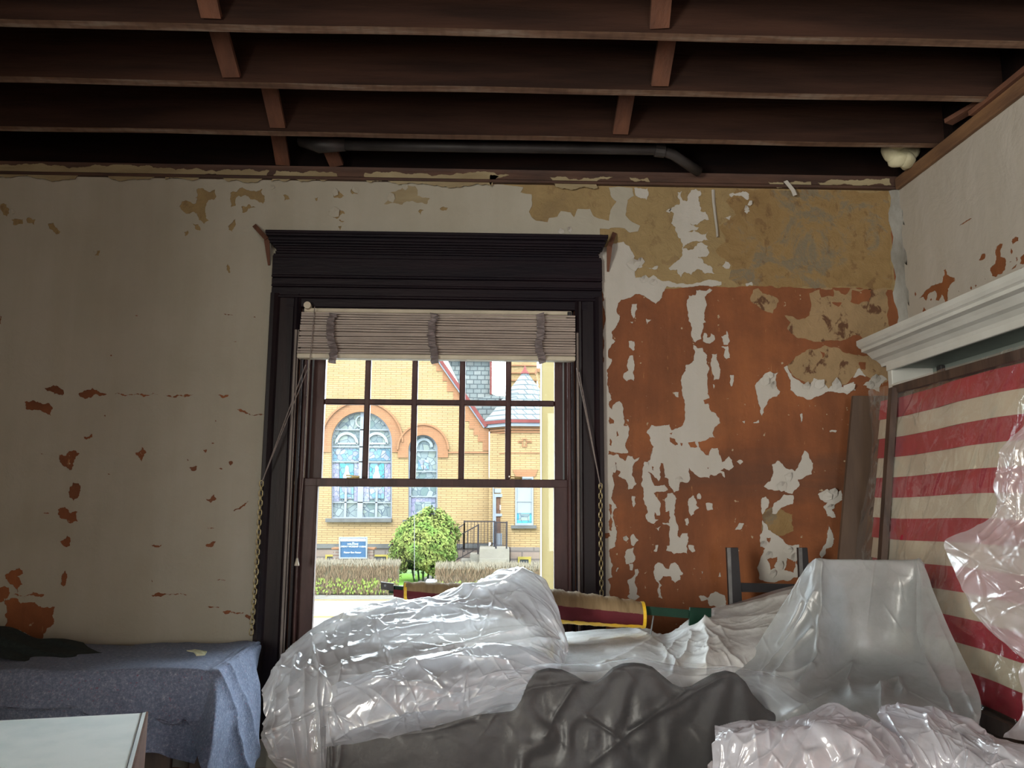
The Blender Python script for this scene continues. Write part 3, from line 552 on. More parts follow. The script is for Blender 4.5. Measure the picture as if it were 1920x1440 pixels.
islands += [e5(l) for l in (
  [(645, 890), (665, 875), (700, 905), (730, 915), (750, 880), (765, 838), (780, 850), (797, 885), (792, 925), (760, 940), (740, 945), (745, 970), (720, 998), (690, 985), (650, 985), (615, 970), (640, 950), (650, 920)],
  [(645, 1070), (655, 1030), (690, 1000), (725, 1005), (722, 1035), (690, 1045), (660, 1072)],
  [(815, 1000), (850, 980), (865, 995), (900, 985), (904, 1020), (880, 1035), (860, 1050), (880, 1085), (850, 1080), (835, 1045), (850, 1030), (825, 1020)],
  [(855, 1115), (875, 1165), (865, 1195), (845, 1200), (830, 1235), (822, 1225), (845, 1180)],
  [(610, 1095), (630, 1130), (660, 1150), (690, 1175), (720, 1190), (745, 1185), (752, 1230), (730, 1240), (745, 1300), (700, 1320), (650, 1325), (600, 1315), (590, 1270), (605, 1230), (620, 1200), (600, 1170)],
  [(510, 1130), (525, 1105), (540, 1108), (525, 1130)], [(857, 765), (885, 765), (880, 771), (860, 770)], [(575, 735), (595, 725), (597, 735)], [(748, 705), (756, 700), (752, 735)], [(535, 730), (545, 728), (543, 738)])]
hol = {len(islands)-6: [e5([(625, 1235), (665, 1230), (668, 1270), (640, 1280)]), e5([(700, 1235), (735, 1245), (725, 1290), (690, 1280)]), e5([(625, 1160), (640, 1160), (635, 1180)])]}
for i, lp in enumerate(islands):
    layer('paint_patch', [jag(lp, .13, 3.2, 100+i)]+[jag(h, .12, 3, 160+i) for h in hol.get(i, [])], pD, M['paint_white'], wall_back, .0022, .0016 if i >= 30 else .0006)
# the column of peeled paint on the ochre band
col = c4([(1345, 235), (1380, 225), (1375, 280), (1410, 300), (1430, 240), (1440, 222), (1510, 222), (1505, 320), (1510, 370), (1560, 400), (1570, 430), (1430, 460), (1500, 490), (1420, 520), (1520, 540), (1560, 520), (1565, 580), (1500, 590), (1430, 600), (1380, 640), (1430, 650), (1490, 600), (1560, 620), (1550, 700), (1490, 700), (1560, 760), (1610, 820), (1540, 820), (1480, 790), (1440, 830), (1390, 810), (1370, 850), (1340, 790), (1290, 795), (1280, 780), (1330, 740), (1380, 660), (1370, 590), (1345, 550), (1330, 490), (1300, 460), (1310, 380), (1280, 370), (1320, 340), (1360, 320)])
layer('paint_patch', [jag(col, .22, 3, 200)], pD, M['paint_white'], wall_back, .0020, .0026)
for i, lp in enumerate([[(1260, 370), (1300, 350), (1290, 385)], [(1665, 765), (1690, 730), (1725, 760), (1710, 785)], [(1825, 375), (1850, 345), (1865, 370), (1840, 390)], [(1835, 890), (1880, 880), (1885, 905), (1840, 910)], [(1120, 770), (1205, 765), (1190, 790), (1140, 780)], [(1715, 250), (1780, 240), (1850, 240), (1850, 290), (1820, 270), (1730, 270)], [(1680, 420), (1730, 405), (1720, 435)], [(1030, 205), (1130, 200), (1120, 290), (1060, 270)]]):
    layer('paint_patch', [jag(c4(lp), .2, 3, 220+i)], pD, M['paint_white'], wall_back, .002, .0026)
# curled flakes standing off the wall
def flake(pts, lift, mt=M['paint_white'], name='paint_flake', Y=D):
    """pts: picture-plane loop on the wall; the first point is the most lifted"""
    b = MB(); w3 = [pD(x, y) for x, y in pts]; c = sum(w3, Vector())/len(w3); n = len(w3)
    far = max((p-w3[0]).length for p in w3)
    top = [p+Vector((0, -(.006+lift*(1-(p-w3[0]).length/far)**1.3), 0)) for p in w3]
    cc = c+Vector((0, -(.006+lift*.25), 0))
    V = top+[cc]+[p+Vector((0, .0015, 0)) for p in top]+[cc+Vector((0, .0015, 0))]
    fs = [(i, (i+1) % n, n) for i in range(n)]+[(n+1+(i+1) % n, n+1+i, 2*n+1) for i in range(n)]+[(i, n+1+i, n+1+(i+1) % n, (i+1) % n) for i in range(n)]
    b.add(V, fs); return b.build(name, mt, wall_back)
rf = random.Random(5)
for (x, y, s, l) in [(1090, 478, 9, .02), (1068, 432, 7, .02), (1052, 435, 6, .015), (1188, 497, 14, .03), (1200, 492, 8, .03), (1208, 525, 8, .02), (1225, 530, 8, .02), (1535, 720, 11, .03), (1565, 722, 12, .035), (1590, 728, 10, .03), (1510, 725, 9, .03), (1640, 712, 10, .03), (1630, 722, 8, .02),
                     (1432, 715, 10, .02), (1440, 705, 9, .02), (1450, 722, 8, .025), (1465, 912, 12, .02), (1478, 895, 9, .02), (1548, 932, 10, .025), (1560, 925, 12, .03), (1557, 950, 8, .02), (1440, 1040, 10, .02), (1460, 1060, 10, .02), (1475, 1030, 9, .02), (1448, 1075, 9, .02), (1488, 1045, 9, .02), (1430, 1020, 8, .02), (1398, 392, 6, .02),
                     (628, 400, 13, .02), (630, 362, 7, .015), (668, 358, 7, .015), (638, 422, 5, .01), (735, 372, 9, .02), (510, 352, 6, .01), (760, 352, 8, .01), (25, 398, 5, .01), (180, 473, 5, .012), (1172, 1010, 6, .01), (1150, 880, 8, .01), (1210, 870, 6, .01), (1272, 900, 7, .012), (1405, 383, 5, .02)]:
    k = rf.randint(5, 7); a0 = rf.uniform(-2.6, -.5)
    flake([(x+math.cos(a0+j*2*math.pi/k)*s*rf.uniform(.6, 1.15), y+math.sin(a0+j*2*math.pi/k)*s*rf.uniform(.6, 1.1)) for j in range(k)], l, M['paint'] if x < 1000 else M['paint_white'])
# long hanging curled strip of paint on the ochre band
b = MB(); pts = [pD(1336, 357), pD(1337, 380), pD(1340, 405), pD(1343, 430), pD(1344, 446)]
V = []; fs = []
for i, p in enumerate(pts):
    o_ = .01+.018*i/4
    for a, q in ((-.007, 0), (0, -o_*.7), (.008, -.3*o_), (.009, .002)): V.append(p+Vector((a*(1-.1*i), q-.006, 0)))
for i in range(4):
    for j in range(3): fs.append((i*4+j, i*4+j+1, i*4+j+5, i*4+j+4))
b.add(V, fs); b.build('paint_curl', M['paint_white'], wall_back)
b = MB(); pts = [pD(1470, 345), pD(1476, 352), pD(1484, 362), pD(1488, 372)]; V = []; fs = []
for i, p in enumerate(pts):
    for a, q in ((-.014, 0), (-.002, -.02), (.010, -.006)): V.append(p+Vector((a, q-.03, 0)))
for i in range(3):
    for j in range(2): fs.append((i*3+j, i*3+j+1, i*3+j+4, i*3+j+3))
b.add(V, fs); b.build('paint_curl', M['paint_white'], wall_back)
# corner plaster
b = MB(); n = 26
pa, pb = PY(1668, 356, D), PY(1690, 640, D)
V = []; fs = []
for i in range(n+1):
    t = i/n; z = pa.z+(pb.z-.3-pa.z)*t; x0 = pa.x-.01+.03*math.sin(i*1.3)*.4
    for k, (dx, dy) in enumerate(((0, 0), (.012, -.010-.006*rf.random()), (.05, -.02-.012*rf.random()), (XR-x0-.002, -.045-.012*rf.random()), (XR-x0, 0))): V.append(Vector((x0+dx, D+dy+.001, z)))
for i in range(n):
    for k in range(4): fs.append((i*5+k, i*5+k+1, i*5+k+6, i*5+k+5))
b.add(V, fs); b.build('corner_plaster', M['cornerpl'], wall_back, True)
# cream paint left on the top trim
pT = lambda x, y: PY(x, y+3.5, D-.02)
def trim_layer(lp, sd):
    o = layer('paint_patch', [jag(lp, .14, 3, sd)], pT, M['trim_cream'], trim1, .002, .0185)
for i, lp in enumerate([[(-300, 304), (2, 306), (90, 307), (200, 309), (300, 311), (420, 314), (505, 316), (497, 330), (470, 338), (430, 337), (415, 325), (390, 322), (365, 334), (310, 333), (305, 322), (280, 333), (215, 333), (200, 325), (150, 324), (140, 332), (-300, 330)],
        l3([(225, 62), (480, 66), (660, 88), (665, 120), (560, 140), (400, 145), (330, 115), (290, 140), (185, 142)]), l3([(860, 80), (1300, 85), (1900, 95), (1850, 110), (1790, 130), (1780, 170), (1400, 175), (1300, 160), (1100, 165), (1050, 150), (900, 150), (860, 120)]),
        c4([(0, 92), (30, 95), (60, 105), (20, 130), (0, 180)]), c4([(430, 110), (700, 115), (880, 110), (760, 145), (770, 190), (560, 195), (470, 180)]), c4([(1000, 112), (1130, 115), (1150, 150), (1060, 140), (1010, 130)]), c5([(190, 55), (280, 60), (270, 90), (220, 85)]), c5([(310, 60), (440, 55), (440, 80), (340, 90)]), c5([(480, 60), (560, 40), (900, 35), (910, 75), (700, 85), (500, 80)])]):
    trim_layer(lp, 300+i)

# right wall: paint film with holes
pR = lambda x, y: PX(x, y, XR)
c6 = T(1680, 400, 6)
rh = [c6(l) for l in ([(265, 960), (300, 920), (350, 860), (380, 840), (445, 800), (440, 745), (455, 800), (520, 780), (540, 640), (565, 628), (580, 690), (620, 715), (665, 722), (668, 765), (620, 800), (590, 850), (585, 930), (593, 985), (570, 1015), (540, 960), (520, 915), (490, 985), (448, 975), (460, 900), (440, 870), (390, 890), (360, 930), (345, 985), (310, 940)],
    [(260, 1180), (300, 1120), (320, 1050), (340, 1090), (425, 1100), (420, 1160), (390, 1190), (310, 1230)], [(1060, 640), (1080, 600), (1115, 570), (1130, 490), (1118, 440), (1140, 370), (1175, 340), (1205, 340), (1200, 380), (1180, 420), (1185, 490), (1230, 500), (1245, 580), (1230, 640), (1200, 680), (1150, 690), (1130, 718), (1085, 705)],
    [(935, 530), (965, 465), (1005, 450), (1010, 495), (985, 525)], [(1310, 290), (1350, 262), (1385, 270), (1385, 310), (1320, 355)], [(1395, 570), (1400, 500), (1440, 460), (1500, 480), (1480, 560), (1440, 575)], [(1370, 755), (1375, 700), (1400, 660), (1410, 615), (1460, 620), (1450, 700), (1400, 740)], [(1305, 635), (1330, 600), (1370, 570), (1335, 620)],
    [(800, 1020), (815, 960), (822, 940), (835, 990)], [(835, 840), (852, 815), (860, 855), (840, 862)], [(1270, 770), (1290, 730), (1300, 750), (1285, 775)], [(385, 970), (400, 952), (412, 970), (395, 985)], [(890, 815), (905, 795), (915, 815), (903, 835)], [(1290, 440), (1300, 390), (1320, 420), (1305, 470)], [(715, 140), (790, 85), (860, 55), (800, 95)], [(218, 870), (235, 915), (225, 940)], [(706, 878), (715, 868), (718, 884)], [(1003, 742), (1010, 732), (1015, 745)], [(1350, 500), (1370, 490), (1378, 520), (1360, 545)], [(1285, 540), (1310, 545), (1290, 555)])]
Zt = ZT-.02
def rev(Y, Z):  # picture coords of a world point on the right wall
    p = Vector((XR, Y, Z-CZ)); z = p.dot(fw); return (960+F*p.dot(rt)/z, 720-F*p.dot(up)/z)
outer = [rev(D-.01, ZT-.06), rev(2.2, ZT-.06), rev(1.2, ZT-.06), rev(1.2, .5), rev(D-.01, .5)]
layer('paint_film', [outer]+[jag(h, .12, 2.5, 400+i) for i, h in enumerate(rh)], pR, M['paint_right'], wall_right, .0022, .0006, Vector((-1, 0, 0)))
b = MB(); b.box(XR-.028, XR, YB, D-.03, ZT-.075, ZT-.012, .006); trim2 = struct('trim_2', b, M['trim_right'])
b = MB(); b.box(XR-.045, XR+.02, 1.0, 3.2, ZT-.012, ZT+.012, .004); struct('lath_strip', b, M['bridging'], trim2)
b = MB(); b.beam((XR-.06, 3.32, ZT+.02), (XR+.02, 3.12, ZT+.04), .05, .02); struct('lath_strip', b, M['bridging'], trim2)

# ---------------------------------------------------------------- the window
win = empty('window_1', (-.26, D, WZ0), kind='structure')
b = MB()
def casing(x_in, x_out):   # moulded side casing, profile across its width, from inner to outer
    s = 1 if x_out > x_in else -1; w_ = abs(x_out-x_in)
    pr = [(0, 0), (0, -.022), (.010, -.030), (.020, -.024), (.030, -.028), (.038, -.020), (w_-.045, -.024), (w_-.036, -.034), (w_-.02, -.046), (w_-.004, -.046), (w_, -.040), (w_, 0)]
    return MB().prism([(x_in+s*a, D+q, .70) for a, q in pr], (0, 0, 1.92))
casing(WX0-.005, -1.083).build('casing', M['wood_dark'], win); casing(WX1+.005, .556).build('casing', M['wood_dark'], win)
# head: stepped architrave, frieze and crown
b = MB()
hx0, hx1 = -1.083, .556
steps = [(2.555, 2.60, .022, 0), (2.60, 2.612, .034, 0), (2.612, 2.655, .028, 0), (2.655, 2.665, .038, 0), (2.665, 2.70, .032, 0), (2.70, 2.712, .044, 0), (2.712, 2.815, .038, .0)]
for z0, z1, d, e in steps: b.box(hx0-e, hx1+e, D-d, D, z0, z1, .003)
b.build('head_casing', M['wood_dark_h'], win)
b = MB()   # cornice with returned ends: stack of thin boxes following a cove profile
for z0, z1, d in ((2.80, 2.82, .044), (2.82, 2.832, .05), (2.832, 2.842, .056), (2.842, 2.852, .064), (2.852, 2.862, .074), (2.862, 2.874, .086), (2.874, 2.888, .092), (2.888, 2.893, .088), (2.893, 2.905, .102), (2.905, 2.920, .106)):
    e = max(-.022, (d-.080)*.9) if z0 > 2.835 else -.005-(z0-2.80)*.5
    b.box(hx0-e, hx1+e, D-d, D, z0, z1+.0005, .002)
b.build('crown_moulding', M['wood_dark_h'], win)
# jamb lining, stops
for s, x in ((-1, WX0), (1, WX1)):
    b = MB(); b.box(min(x, x-s*.012), max(x, x-s*.012), D-.01, D+.30, WZ0, WZ1); b.build('jamb', M['wood_dark'], win)
    b = MB(); b.box(min(x-s*.012, x-s*.03), max(x-s*.012, x-s*.03), D+.015, D+.035, WZ0, WZ1-.02, .004); b.build('stop_bead', M['sash'], win)
    b = MB(); b.box(min(x-s*.012, x-s*.022), max(x-s*.012, x-s*.022), D+.098, D+.106, WZ0, WZ1-.02, .002); b.build('parting_bead', M['cream'], win)
b = MB(); b.box(WX0, WX1, D-.01, D+.30, WZ1-.014, WZ1); b.build('head_jamb', M['wood_dark_h'], win)
b = MB(); b.box(WX0-.2, WX1+.2, D-.09, D+.01, WZ0-.03, WZ0, .006); b.box(WX0, WX1, D, D+.36, WZ0-.03, WZ0-.001); b.build('window_sill', M['wood_dark_h'], win)
b = MB(); b.box(WX0-.14, WX1+.14, D-.03, D, WZ0-.16, WZ0-.03, .004); b.build('apron', M['wood_dark_h'], win)
for x0, x1 in ((-1.10, -.925), (.41, .575)):
    b = MB(); b.box(x0, x1, D-.055, D, .54, .70, .004); b.build('plinth_block', M['wood_dark_h'], win)
# sashes
LS0, LS1 = D+.045, D+.085; US0, US1 = D+.11, D+.15
zr0, zr1 = PY(800, 913, LS0).z, PY(800, 898, LS0).z
sash_lo = empty('sash', (-.26, D, WZ0+.02)); sash_lo.parent = win; sash_lo.location = (0, .065, .02)
sash_up = empty('sash', (0, 0, 0)); sash_up.parent = win; sash_up.location = (0, .13, .9)
def part(name, b, mt, par, sm=False): return b.build(name, mt, par, sm)
gx0, gx1 = PY(592, 1000, LS0).x, PY(1039, 1000, LS0).x
b = MB(); b.box(WX0+.014, gx0, LS0, LS1, WZ0, zr1, .004); part('stile', b, M['sash'], sash_lo)
b = MB(); b.box(gx1, WX1-.014, LS0, LS1, WZ0, zr1, .004); part('stile', b, M['sash'], sash_lo)
b = MB(); b.box(WX0+.0135, WX1-.0135, LS0-.0015, LS1+.02, zr0, zr1+.001, .003); part('meeting_rail', b, M['sash'], sash_lo)
b = MB(); b.box(WX0+.014, WX1-.014, LS0, LS1, WZ0, WZ0+.09, .004); part('bottom_rail', b, M['sash'], sash_lo)
b = MB(); b.box(gx0-.005, gx1+.005, LS0+.018, LS0+.021, WZ0+.08, zr0+.005); part('pane', b, M['glass'], sash_lo)
ux0, ux1 = PY(606, 800, US0).x, PY(1040, 800, US0).x
b = MB(); b.box(WX0+.014, ux0, US0, US1, zr0+.005, WZ1-.02, .004); part('stile', b, M['sash'], sash_up)
b = MB(); b.box(ux1, WX1-.014, US0, US1, zr0+.005, WZ1-.02, .004); part('stile', b, M['sash'], sash_up)
b = MB(); b.box(WX0+.014, WX1-.014, US0, US1, WZ1-.08, WZ1-.02, .004); part('top_rail', b, M['sash'], sash_up)
b = MB(); b.box(WX0+.014, WX1-.014, US0, US1, zr0+.002, zr0+.028, .004); part('meeting_rail', b, M['sash'], sash_up)
mxs = [PY(x, 780, US0).x for x in (687, 776, 866, 953)]; zm = PY(800, 754, US0).z
zb_, zt_ = zr0+.028, WZ1-.08; zm2 = 2.33
for x in mxs: b = MB(); b.box(x-.0145, x+.0145, US0+.004, US1-.004, zb_, zt_, .005); part('muntin', b, M['sash'], sash_up)
for z in (zm, zm+(zm-zb_)): 
    if z < zt_-.05: b = MB(); b.box(ux0, ux1, US0+.005, US1-.005, z-.0145, z+.0145, .005); part('muntin', b, M['sash'], sash_up)
xs = [ux0]+mxs+[ux1]; zs_ = [zb_, zm, min(zm+(zm-zb_), zt_-.001), zt_]
for i in range(5):
    for j in range(3):
        if zs_[j+1]-zs_[j] > .02:
            b = MB(); b.box(xs[i]+(.010 if i else -.005), xs[i+1]-(.010 if i < 4 else -.005), US0+.018, US0+.021, zs_[j]+.010, zs_[j+1]-.010); part('pane', b, M['glass'], sash_up)
for px in (662, 968):
    c = PY(px, 893, LS0+.01); b = MB(); b.box(c.x-.03, c.x+.03, LS0+.004, LS0+.036, zr1, zr1+.006, .002); b.box(c.x-.008, c.x+.03, LS0+.01, LS0+.03, zr1+.006, zr1+.014, .002); b.beam((c.x-.035, LS0+.012, zr1+.015), (c.x+.012, LS0+.02, zr1+.012), .012, .006)
    part('sash_lock', b, M['brass'], sash_lo)
M['edge_strip'] = mat('pale_grey_strip', (.24, .20, .175), (.15, .12, .105), 9, .5, .1, (3, 3, .5))  # paler grey strip along the inner edge of each side casing
b = MB(); b.box(-.960, -.938, D-.0285, D-.02, WZ0, 2.44, .002); b.build('edge_strip', M['edge_strip'], win)
b = MB(); b.box(.425, .437, D-.0305, D-.02, WZ0, 2.44, .002); b.build('edge_strip', M['edge_strip'], win)
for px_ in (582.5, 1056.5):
    xx = PY(px_, 800, US0-.004).x; b = MB(); b.box(xx-.004, xx+.004, US0-.006, US0, zr0+.03, WZ1-.09); b.build('lit_bead_strip', M['sign_white'], sash_up)  # white strip paints the window light caught on the parting bead
# ---------------------------------------------------------------- blind
YBl = D-.012
bl = empty('venetian_blind', (-.26, YBl, 2.56), 'beige venetian blind pulled up and bunched at the top of the window', 'blind')
bx0, bx1 = PY(560, 620, YBl-.02).x, PY(1078, 620, YBl-.02).x
b = MB(); b.box(WX0+.012, WX1-.012, YBl-.02, YBl+.03, 2.528, 2.548, .003); b.build('head_rail', M['cream'], bl)
b = MB(); b.tube([(WX0+.03, YBl-.022, 2.524), (WX1-.04, YBl-.022, 2.512)], .006, 8); b.build('tilt_rod', M['cream'], bl)
b = MB(); c = PY(577, 573, YBl-.03); b.tube([c+Vector((0, -.012, 0)), c+Vector((0, .02, 0))], .018, 12); b.build('pulley', M['cream'], bl)
b = MB(); c = PY(1068, 590, YBl-.03); b.box(c.x-.01, c.x+.008, YBl-.035, YBl, c.z-.012, c.z+.014, .002); b.build('bracket', M['black'], bl)
zt0, zb0 = PY(800, 590, YBl-.03).z, PY(800, 662, YBl-.03).z; NS = 17
rs = random.Random(9)
for i in range(NS):
    z = zt0+(zb0-zt0)*(i/(NS-1)); t1_, t2_ = rs.uniform(-.0022, .0022), rs.uniform(-.0022, .0022); wz = .0052
    dy = rs.uniform(-.003, .003); e0 = .014*(1-i/NS)
    V = []; nn = 10
    for k in range(nn+1):
        x = bx0+e0+(bx1-bx0-e0)*k/nn; zz = z+t1_+(t2_-t1_)*k/nn+.0012*math.sin(k*1.1+i)
        V += [(x, YBl-.035+dy, zz-.0050), (x, YBl-.037+dy, zz+.0036), (x, YBl-.010+dy, zz+.003), (x, YBl+.014+dy, zz), (x, YBl+.014+dy, zz-.002), (x, YBl-.01+dy, zz-.0005)]
    fs = [(k*6+j, k*6+(j+1) % 6, (k+1)*6+(j+1) % 6, (k+1)*6+j) for k in range(nn) for j in range(6)]+[tuple(range(6)), tuple(nn*6+j for j in range(6))]
    b = MB(); b.add(V, fs); b.build('slat', M['beige'], bl)
b = MB(); b.box(bx0, bx1, YBl-.038, YBl+.016, PY(800, 674, YBl-.03).z, PY(800, 665, YBl-.03).z, .004); b.build('bottom_rail', M['cream'], bl)
b = MB(); b.box(bx0+.01, bx1-.005, YBl-.005, YBl+.008, PY(800, 664, YBl-.03).z, 2.53); b.build('slat_stack', M['beige'], bl)
for px in (624, 812, 1012):
    b = MB(); c = PY(px, 588, YBl-.04); zz = c.z; x = c.x; V = []; n = 26; z_end = PY(px, 681, YBl-.04).z
    for k in range(n+1):
        t = k/n; z = zz+(z_end-zz)*t; y = YBl-.040-(.024 if k % 2 else 0)-rs.uniform(0, .008); dx = .010*math.sin(t*7+px)+rs.uniform(-.004, .004)+ (0.004 if t>.3 else -.004)
        sl = rs.uniform(-.004, .008)
        V += [(x+dx-.018, y, z-sl), (x+dx+.018, y-.003, z+sl), (x+dx+.018, y+.004, z+sl-.001), (x+dx-.018, y+.006, z-sl-.001)]
    fs = [(k*4+j, k*4+(j+1) % 4, (k+1)*4+(j+1) % 4, (k+1)*4+j) for k in range(n) for j in range(4)]+[(0, 1, 2, 3), (n*4, n*4+1, n*4+2, n*4+3)]
    b.add(V, fs); b.build('ladder_tape', M['tape'], bl)
b = MB(); b.tube([PY(590, 575, YBl-.045), PY(579, 700, YBl-.05), PY(572, 850, YBl-.055), PY(560, 1000, YBl-.06), PY(557, 1046, YBl-.06)], .0022, 6); b.build('pull_cord', M['cord'], bl)
b = MB(); c = PY(557, 1046, YBl-.06); b.tube([c, c-Vector((0, 0, .012)), c-Vector((0, 0, .034)), c-Vector((0, 0, .036))], [.004, .006, .012, .010], 10); b.build('tassel', M['cream'], bl, True)
# hanging chains with their cords
def link_mb():
    q = MB(); pts = []; n = 14
    for k in range(n+1):
        a = 2*math.pi*k/n; pts.append((math.sin(a)*.0085, 0, math.cos(a)*.0085+(.0065 if math.cos(a) > 0 else -.0065)))
    q.tube(pts, .0026, 6, False); return q
def chain(pts, c_top, side, lab):
    c0 = pts[0]
    root = empty('hanging_chain', c0, lab, 'chain')
    b = MB(); b.tube([c_top, c0], .0025, 6); b.tube([c_top+Vector((.012, -.004, -.02)), c0], .002, 6); b.build('cord', M['cord'], root)
    L_ = []; 
    for a, c in zip(pts, pts[1:]): L_.append((c-a).length)
    tot = sum(L_); n = int(tot/.0225); proto = None
    for k in range(n):
        d = k*.0225; i = 0
        while d > L_[i]: d -= L_[i]; i += 1
        p = pts[i].lerp(pts[i+1], d/L_[i])
        if proto is None:
            proto = link_mb().build('link', M['chain'], None, True); lo = proto
        else:
            lo = proto.copy(); C.objects.link(lo)
        lo.parent = root; lo.location = p-c0; dr = (pts[i+1]-pts[i]).normalized()
        lo.rotation_euler = (0, math.atan2(dr.x, dr.z)+math.pi, (math.pi/2 if k % 2 else .35))
        if k % 2: lo.rotation_mode = 'XYZ'
    return root
Yc = D-.07
chain([PY(490, 907, Yc), PY(486, 980, Yc), PY(480, 1080, Yc), PY(470, 1200, Yc)], PY(573, 684, Yc), -1, 'brass chain hanging on a cord left of the window')
chain([PY(1126, 912, Yc), PY(1126, 1000, Yc), PY(1128, 1125, Yc)], PY(1081, 690, Yc), 1, 'brass chain hanging on a cord right of the window')
# curtain rod brackets at the crown's ends
def rod_bracket(top, elbow, tip, lab):
    b = MB(); A, B_, Cc = PY(*top, D-.01), PY(*elbow, D-.07), PY(*tip, D-.012)
    b.beam(A, B_, .022, .008, (0, 1, 0)); r_ = b.build('curtain_bracket', M['bridging'], None); tag(r_, lab, 'bracket')
    b = MB(); w_ = .014; V = [B_+Vector((-w_, 0, 0)), B_+Vector((w_, 0, 0)), Cc+Vector((.005, 0, 0)), Cc+Vector((-.005, 0, 0))]; b.prism(V, (0, .007, 0)); b.build('tapered_arm', M['bridging'], r_)
    return r_
rod_bracket((477, 423), (500, 448), (504, 497), 'brown wooden curtain bracket at the left end of the window crown')
rod_bracket((1152, 437), (1143, 462), (1140, 509), 'brown wooden curtain bracket at the right end of the window crown')

# ---------------------------------------------------------------- bookcase against the right wall
bc = empty('bookcase', (1.95, 3.0, 0), 'tall white built-in bookcase with crown moulding on the right wall', 'bookcase')
YF = 3.66; fx = PY(1668, 700, YF).x; zc = PX(1700, 700, fx).z
ztop = PX(1620, 655, 1.74); zT = ztop.z
zu = PY(1668, 682, YF-.02).z
b = MB(); b.box(fx, XR-.005, YF-.02, YF+.02, 0, zu, .003); b.build('side_panel', M['white'], bc)
b = MB(); b.box(XR-.03, XR-.005, .9, YF-.02, 0, zu); b.build('back_panel', M['shelf_in'], bc)
b = MB(); b.box(fx, XR-.03, .9, YF-.02, zu-.02, zu, .002); b.build('top_board', M['shelf_in'], bc)
b = MB(); b.box(fx-.006, fx+.012, .9, YF+.02, zu-.03, zu+.01, .003); b.build('face_rail', M['white'], bc)
b = MB(); prof = [(XR-.004, zu-.002), (fx-.006, zu-.002), (fx-.012, zu+.012), (fx-.03, zu+.028), (fx-.05, zu+.036), (fx-.062, zu+.05), (fx-.075, zu+.062), (fx-.10, zu+.068), (fx-.10, zu+.082), (fx-.112, zu+.088), (fx-.122, zu+.10), (fx-.122, zu+.122), (XR-.004, zu+.122)]
b.prism([(x, .9, z) for x, z in prof], (0, YF+.06-.9, 0)); b.build('crown_moulding', M['white'], bc)
b = MB(); q = PX(1768, 690, XR-.03); b.box(XR-.05, XR-.03, q.y-.02, q.y+.02, .3, zu-.022, .002); b.build('shelf_standard', M['pipe'], bc)
for z in (1.75, 1.4, 1.0, .6): b = MB(); b.box(fx+.02, XR-.031, 1.0, YF-.021, z, z+.02, .002); b.build('shelf', M['white'], bc)
b = MB(); b.box(fx, XR-.005, .9, .94, 0, zu, .003); b.build('side_panel', M['white'], bc)

# ---------------------------------------------------------------- framed flag leaning on the bookcase
fl = empty('framed_flag', (1.65, 2.8, .5), 'framed red and cream striped flag wrapped in plastic leaning on the bookcase', 'flag')
def FP(Y, z, o=0):   # leaning plane
    return Vector((1.835-.13*(2.05-z)-o, Y, z))
def onflag(px, py):
    # intersect ray with leaning plane X = 1.835-.13*(2.05-Z)
    d = ray(px, py); t = (1.835-.13*(2.05-CZ))/(d.x-.13*d.z); return Vector((d.x*t, d.y*t, CZ+d.z*t))
ztp = onflag(1720, 735).z; zbt = onflag(1850, 1325).z
ys = onflag(1688, 800).y
Y0f, Y1f = 1.55, ys+.16
n_s = 13; hs = (ztp-zbt)/n_s
rfx = random.Random(2)
for k in range(n_s):
    za, zb = ztp-k*hs, ztp-(k+1)*hs; b = MB(); V = []; n = 40
    for i in range(n+1):
        Y = Y0f+(Y1f-Y0f)*i/n; wv = .004*math.sin(Y*9+k*.3)+.003*math.sin(Y*23+k)
        sag = .006*math.sin(Y*5)
        for j in range(3): V.append(FP(Y, za+(zb-za)*j/2+sag, .012+wv+.002*j))
    fs = [(i*3+j, i*3+j+1, (i+1)*3+j+1, (i+1)*3+j) for i in range(n) for j in range(2)]
    b.add(V, fs); b.build('stripe', M['red'] if k % 2 == 0 else M['wht'], fl, True)
b = MB(); b.prism([FP(Y0f, ztp+.05, -.012), FP(Y1f-.02, ztp+.05, -.012), FP(Y1f-.02, zbt-.05, -.012), FP(Y0f, zbt-.05, -.012)], (.006, 0, 0)); b.build('backing', M['board'], fl)
b = MB(); b.beam(FP(ys, ztp+.035, .042), FP(ys, zbt-.05, .042), .034, .028, (1, 0, 0)); b.build('frame_stile', M['frame'], fl)
b = MB(); b.beam(FP(Y0f, ztp+.03, .02), FP(ys+.02, ztp+.03, .02), .03, .036); b.build('frame_rail', M['frame'], fl)
b = MB(); b.beam(FP(Y0f, zbt-.035, .02), FP(ys+.02, zbt-.035, .02), .04, .05); b.build('frame_rail', M['frame'], fl)
# stand the frame rests on
b = MB(); b.box(1.60, 1.85, 1.6, 3.4, 0, zbt-.06, .01); o = b.build('low_chest', M['cabinet'], None); tag(o, 'dark wooden low chest holding up the framed flag', 'chest')
# brown board behind the flag, leaning on the back wall
b = MB(); P4 = [PY(1600, 742, 3.80), PY(1700, 742, 3.80), PY(1690, 1200, 3.72), PY(1560, 1200, 3.72)]; b.prism(P4, (0, .02, 0)); o = b.build('brown_board', M['board'], None); tag(o, 'dark brown panel leaning on the wall behind the flag', 'board')
b = MB(); b.box(P4[3].x, 1.87, 3.6, 3.88, 0, P4[3].z-.01, .01); o = b.build('back_crate', M['cabinet'], None); tag(o, 'dark crate in the corner under the brown panel', 'crate')

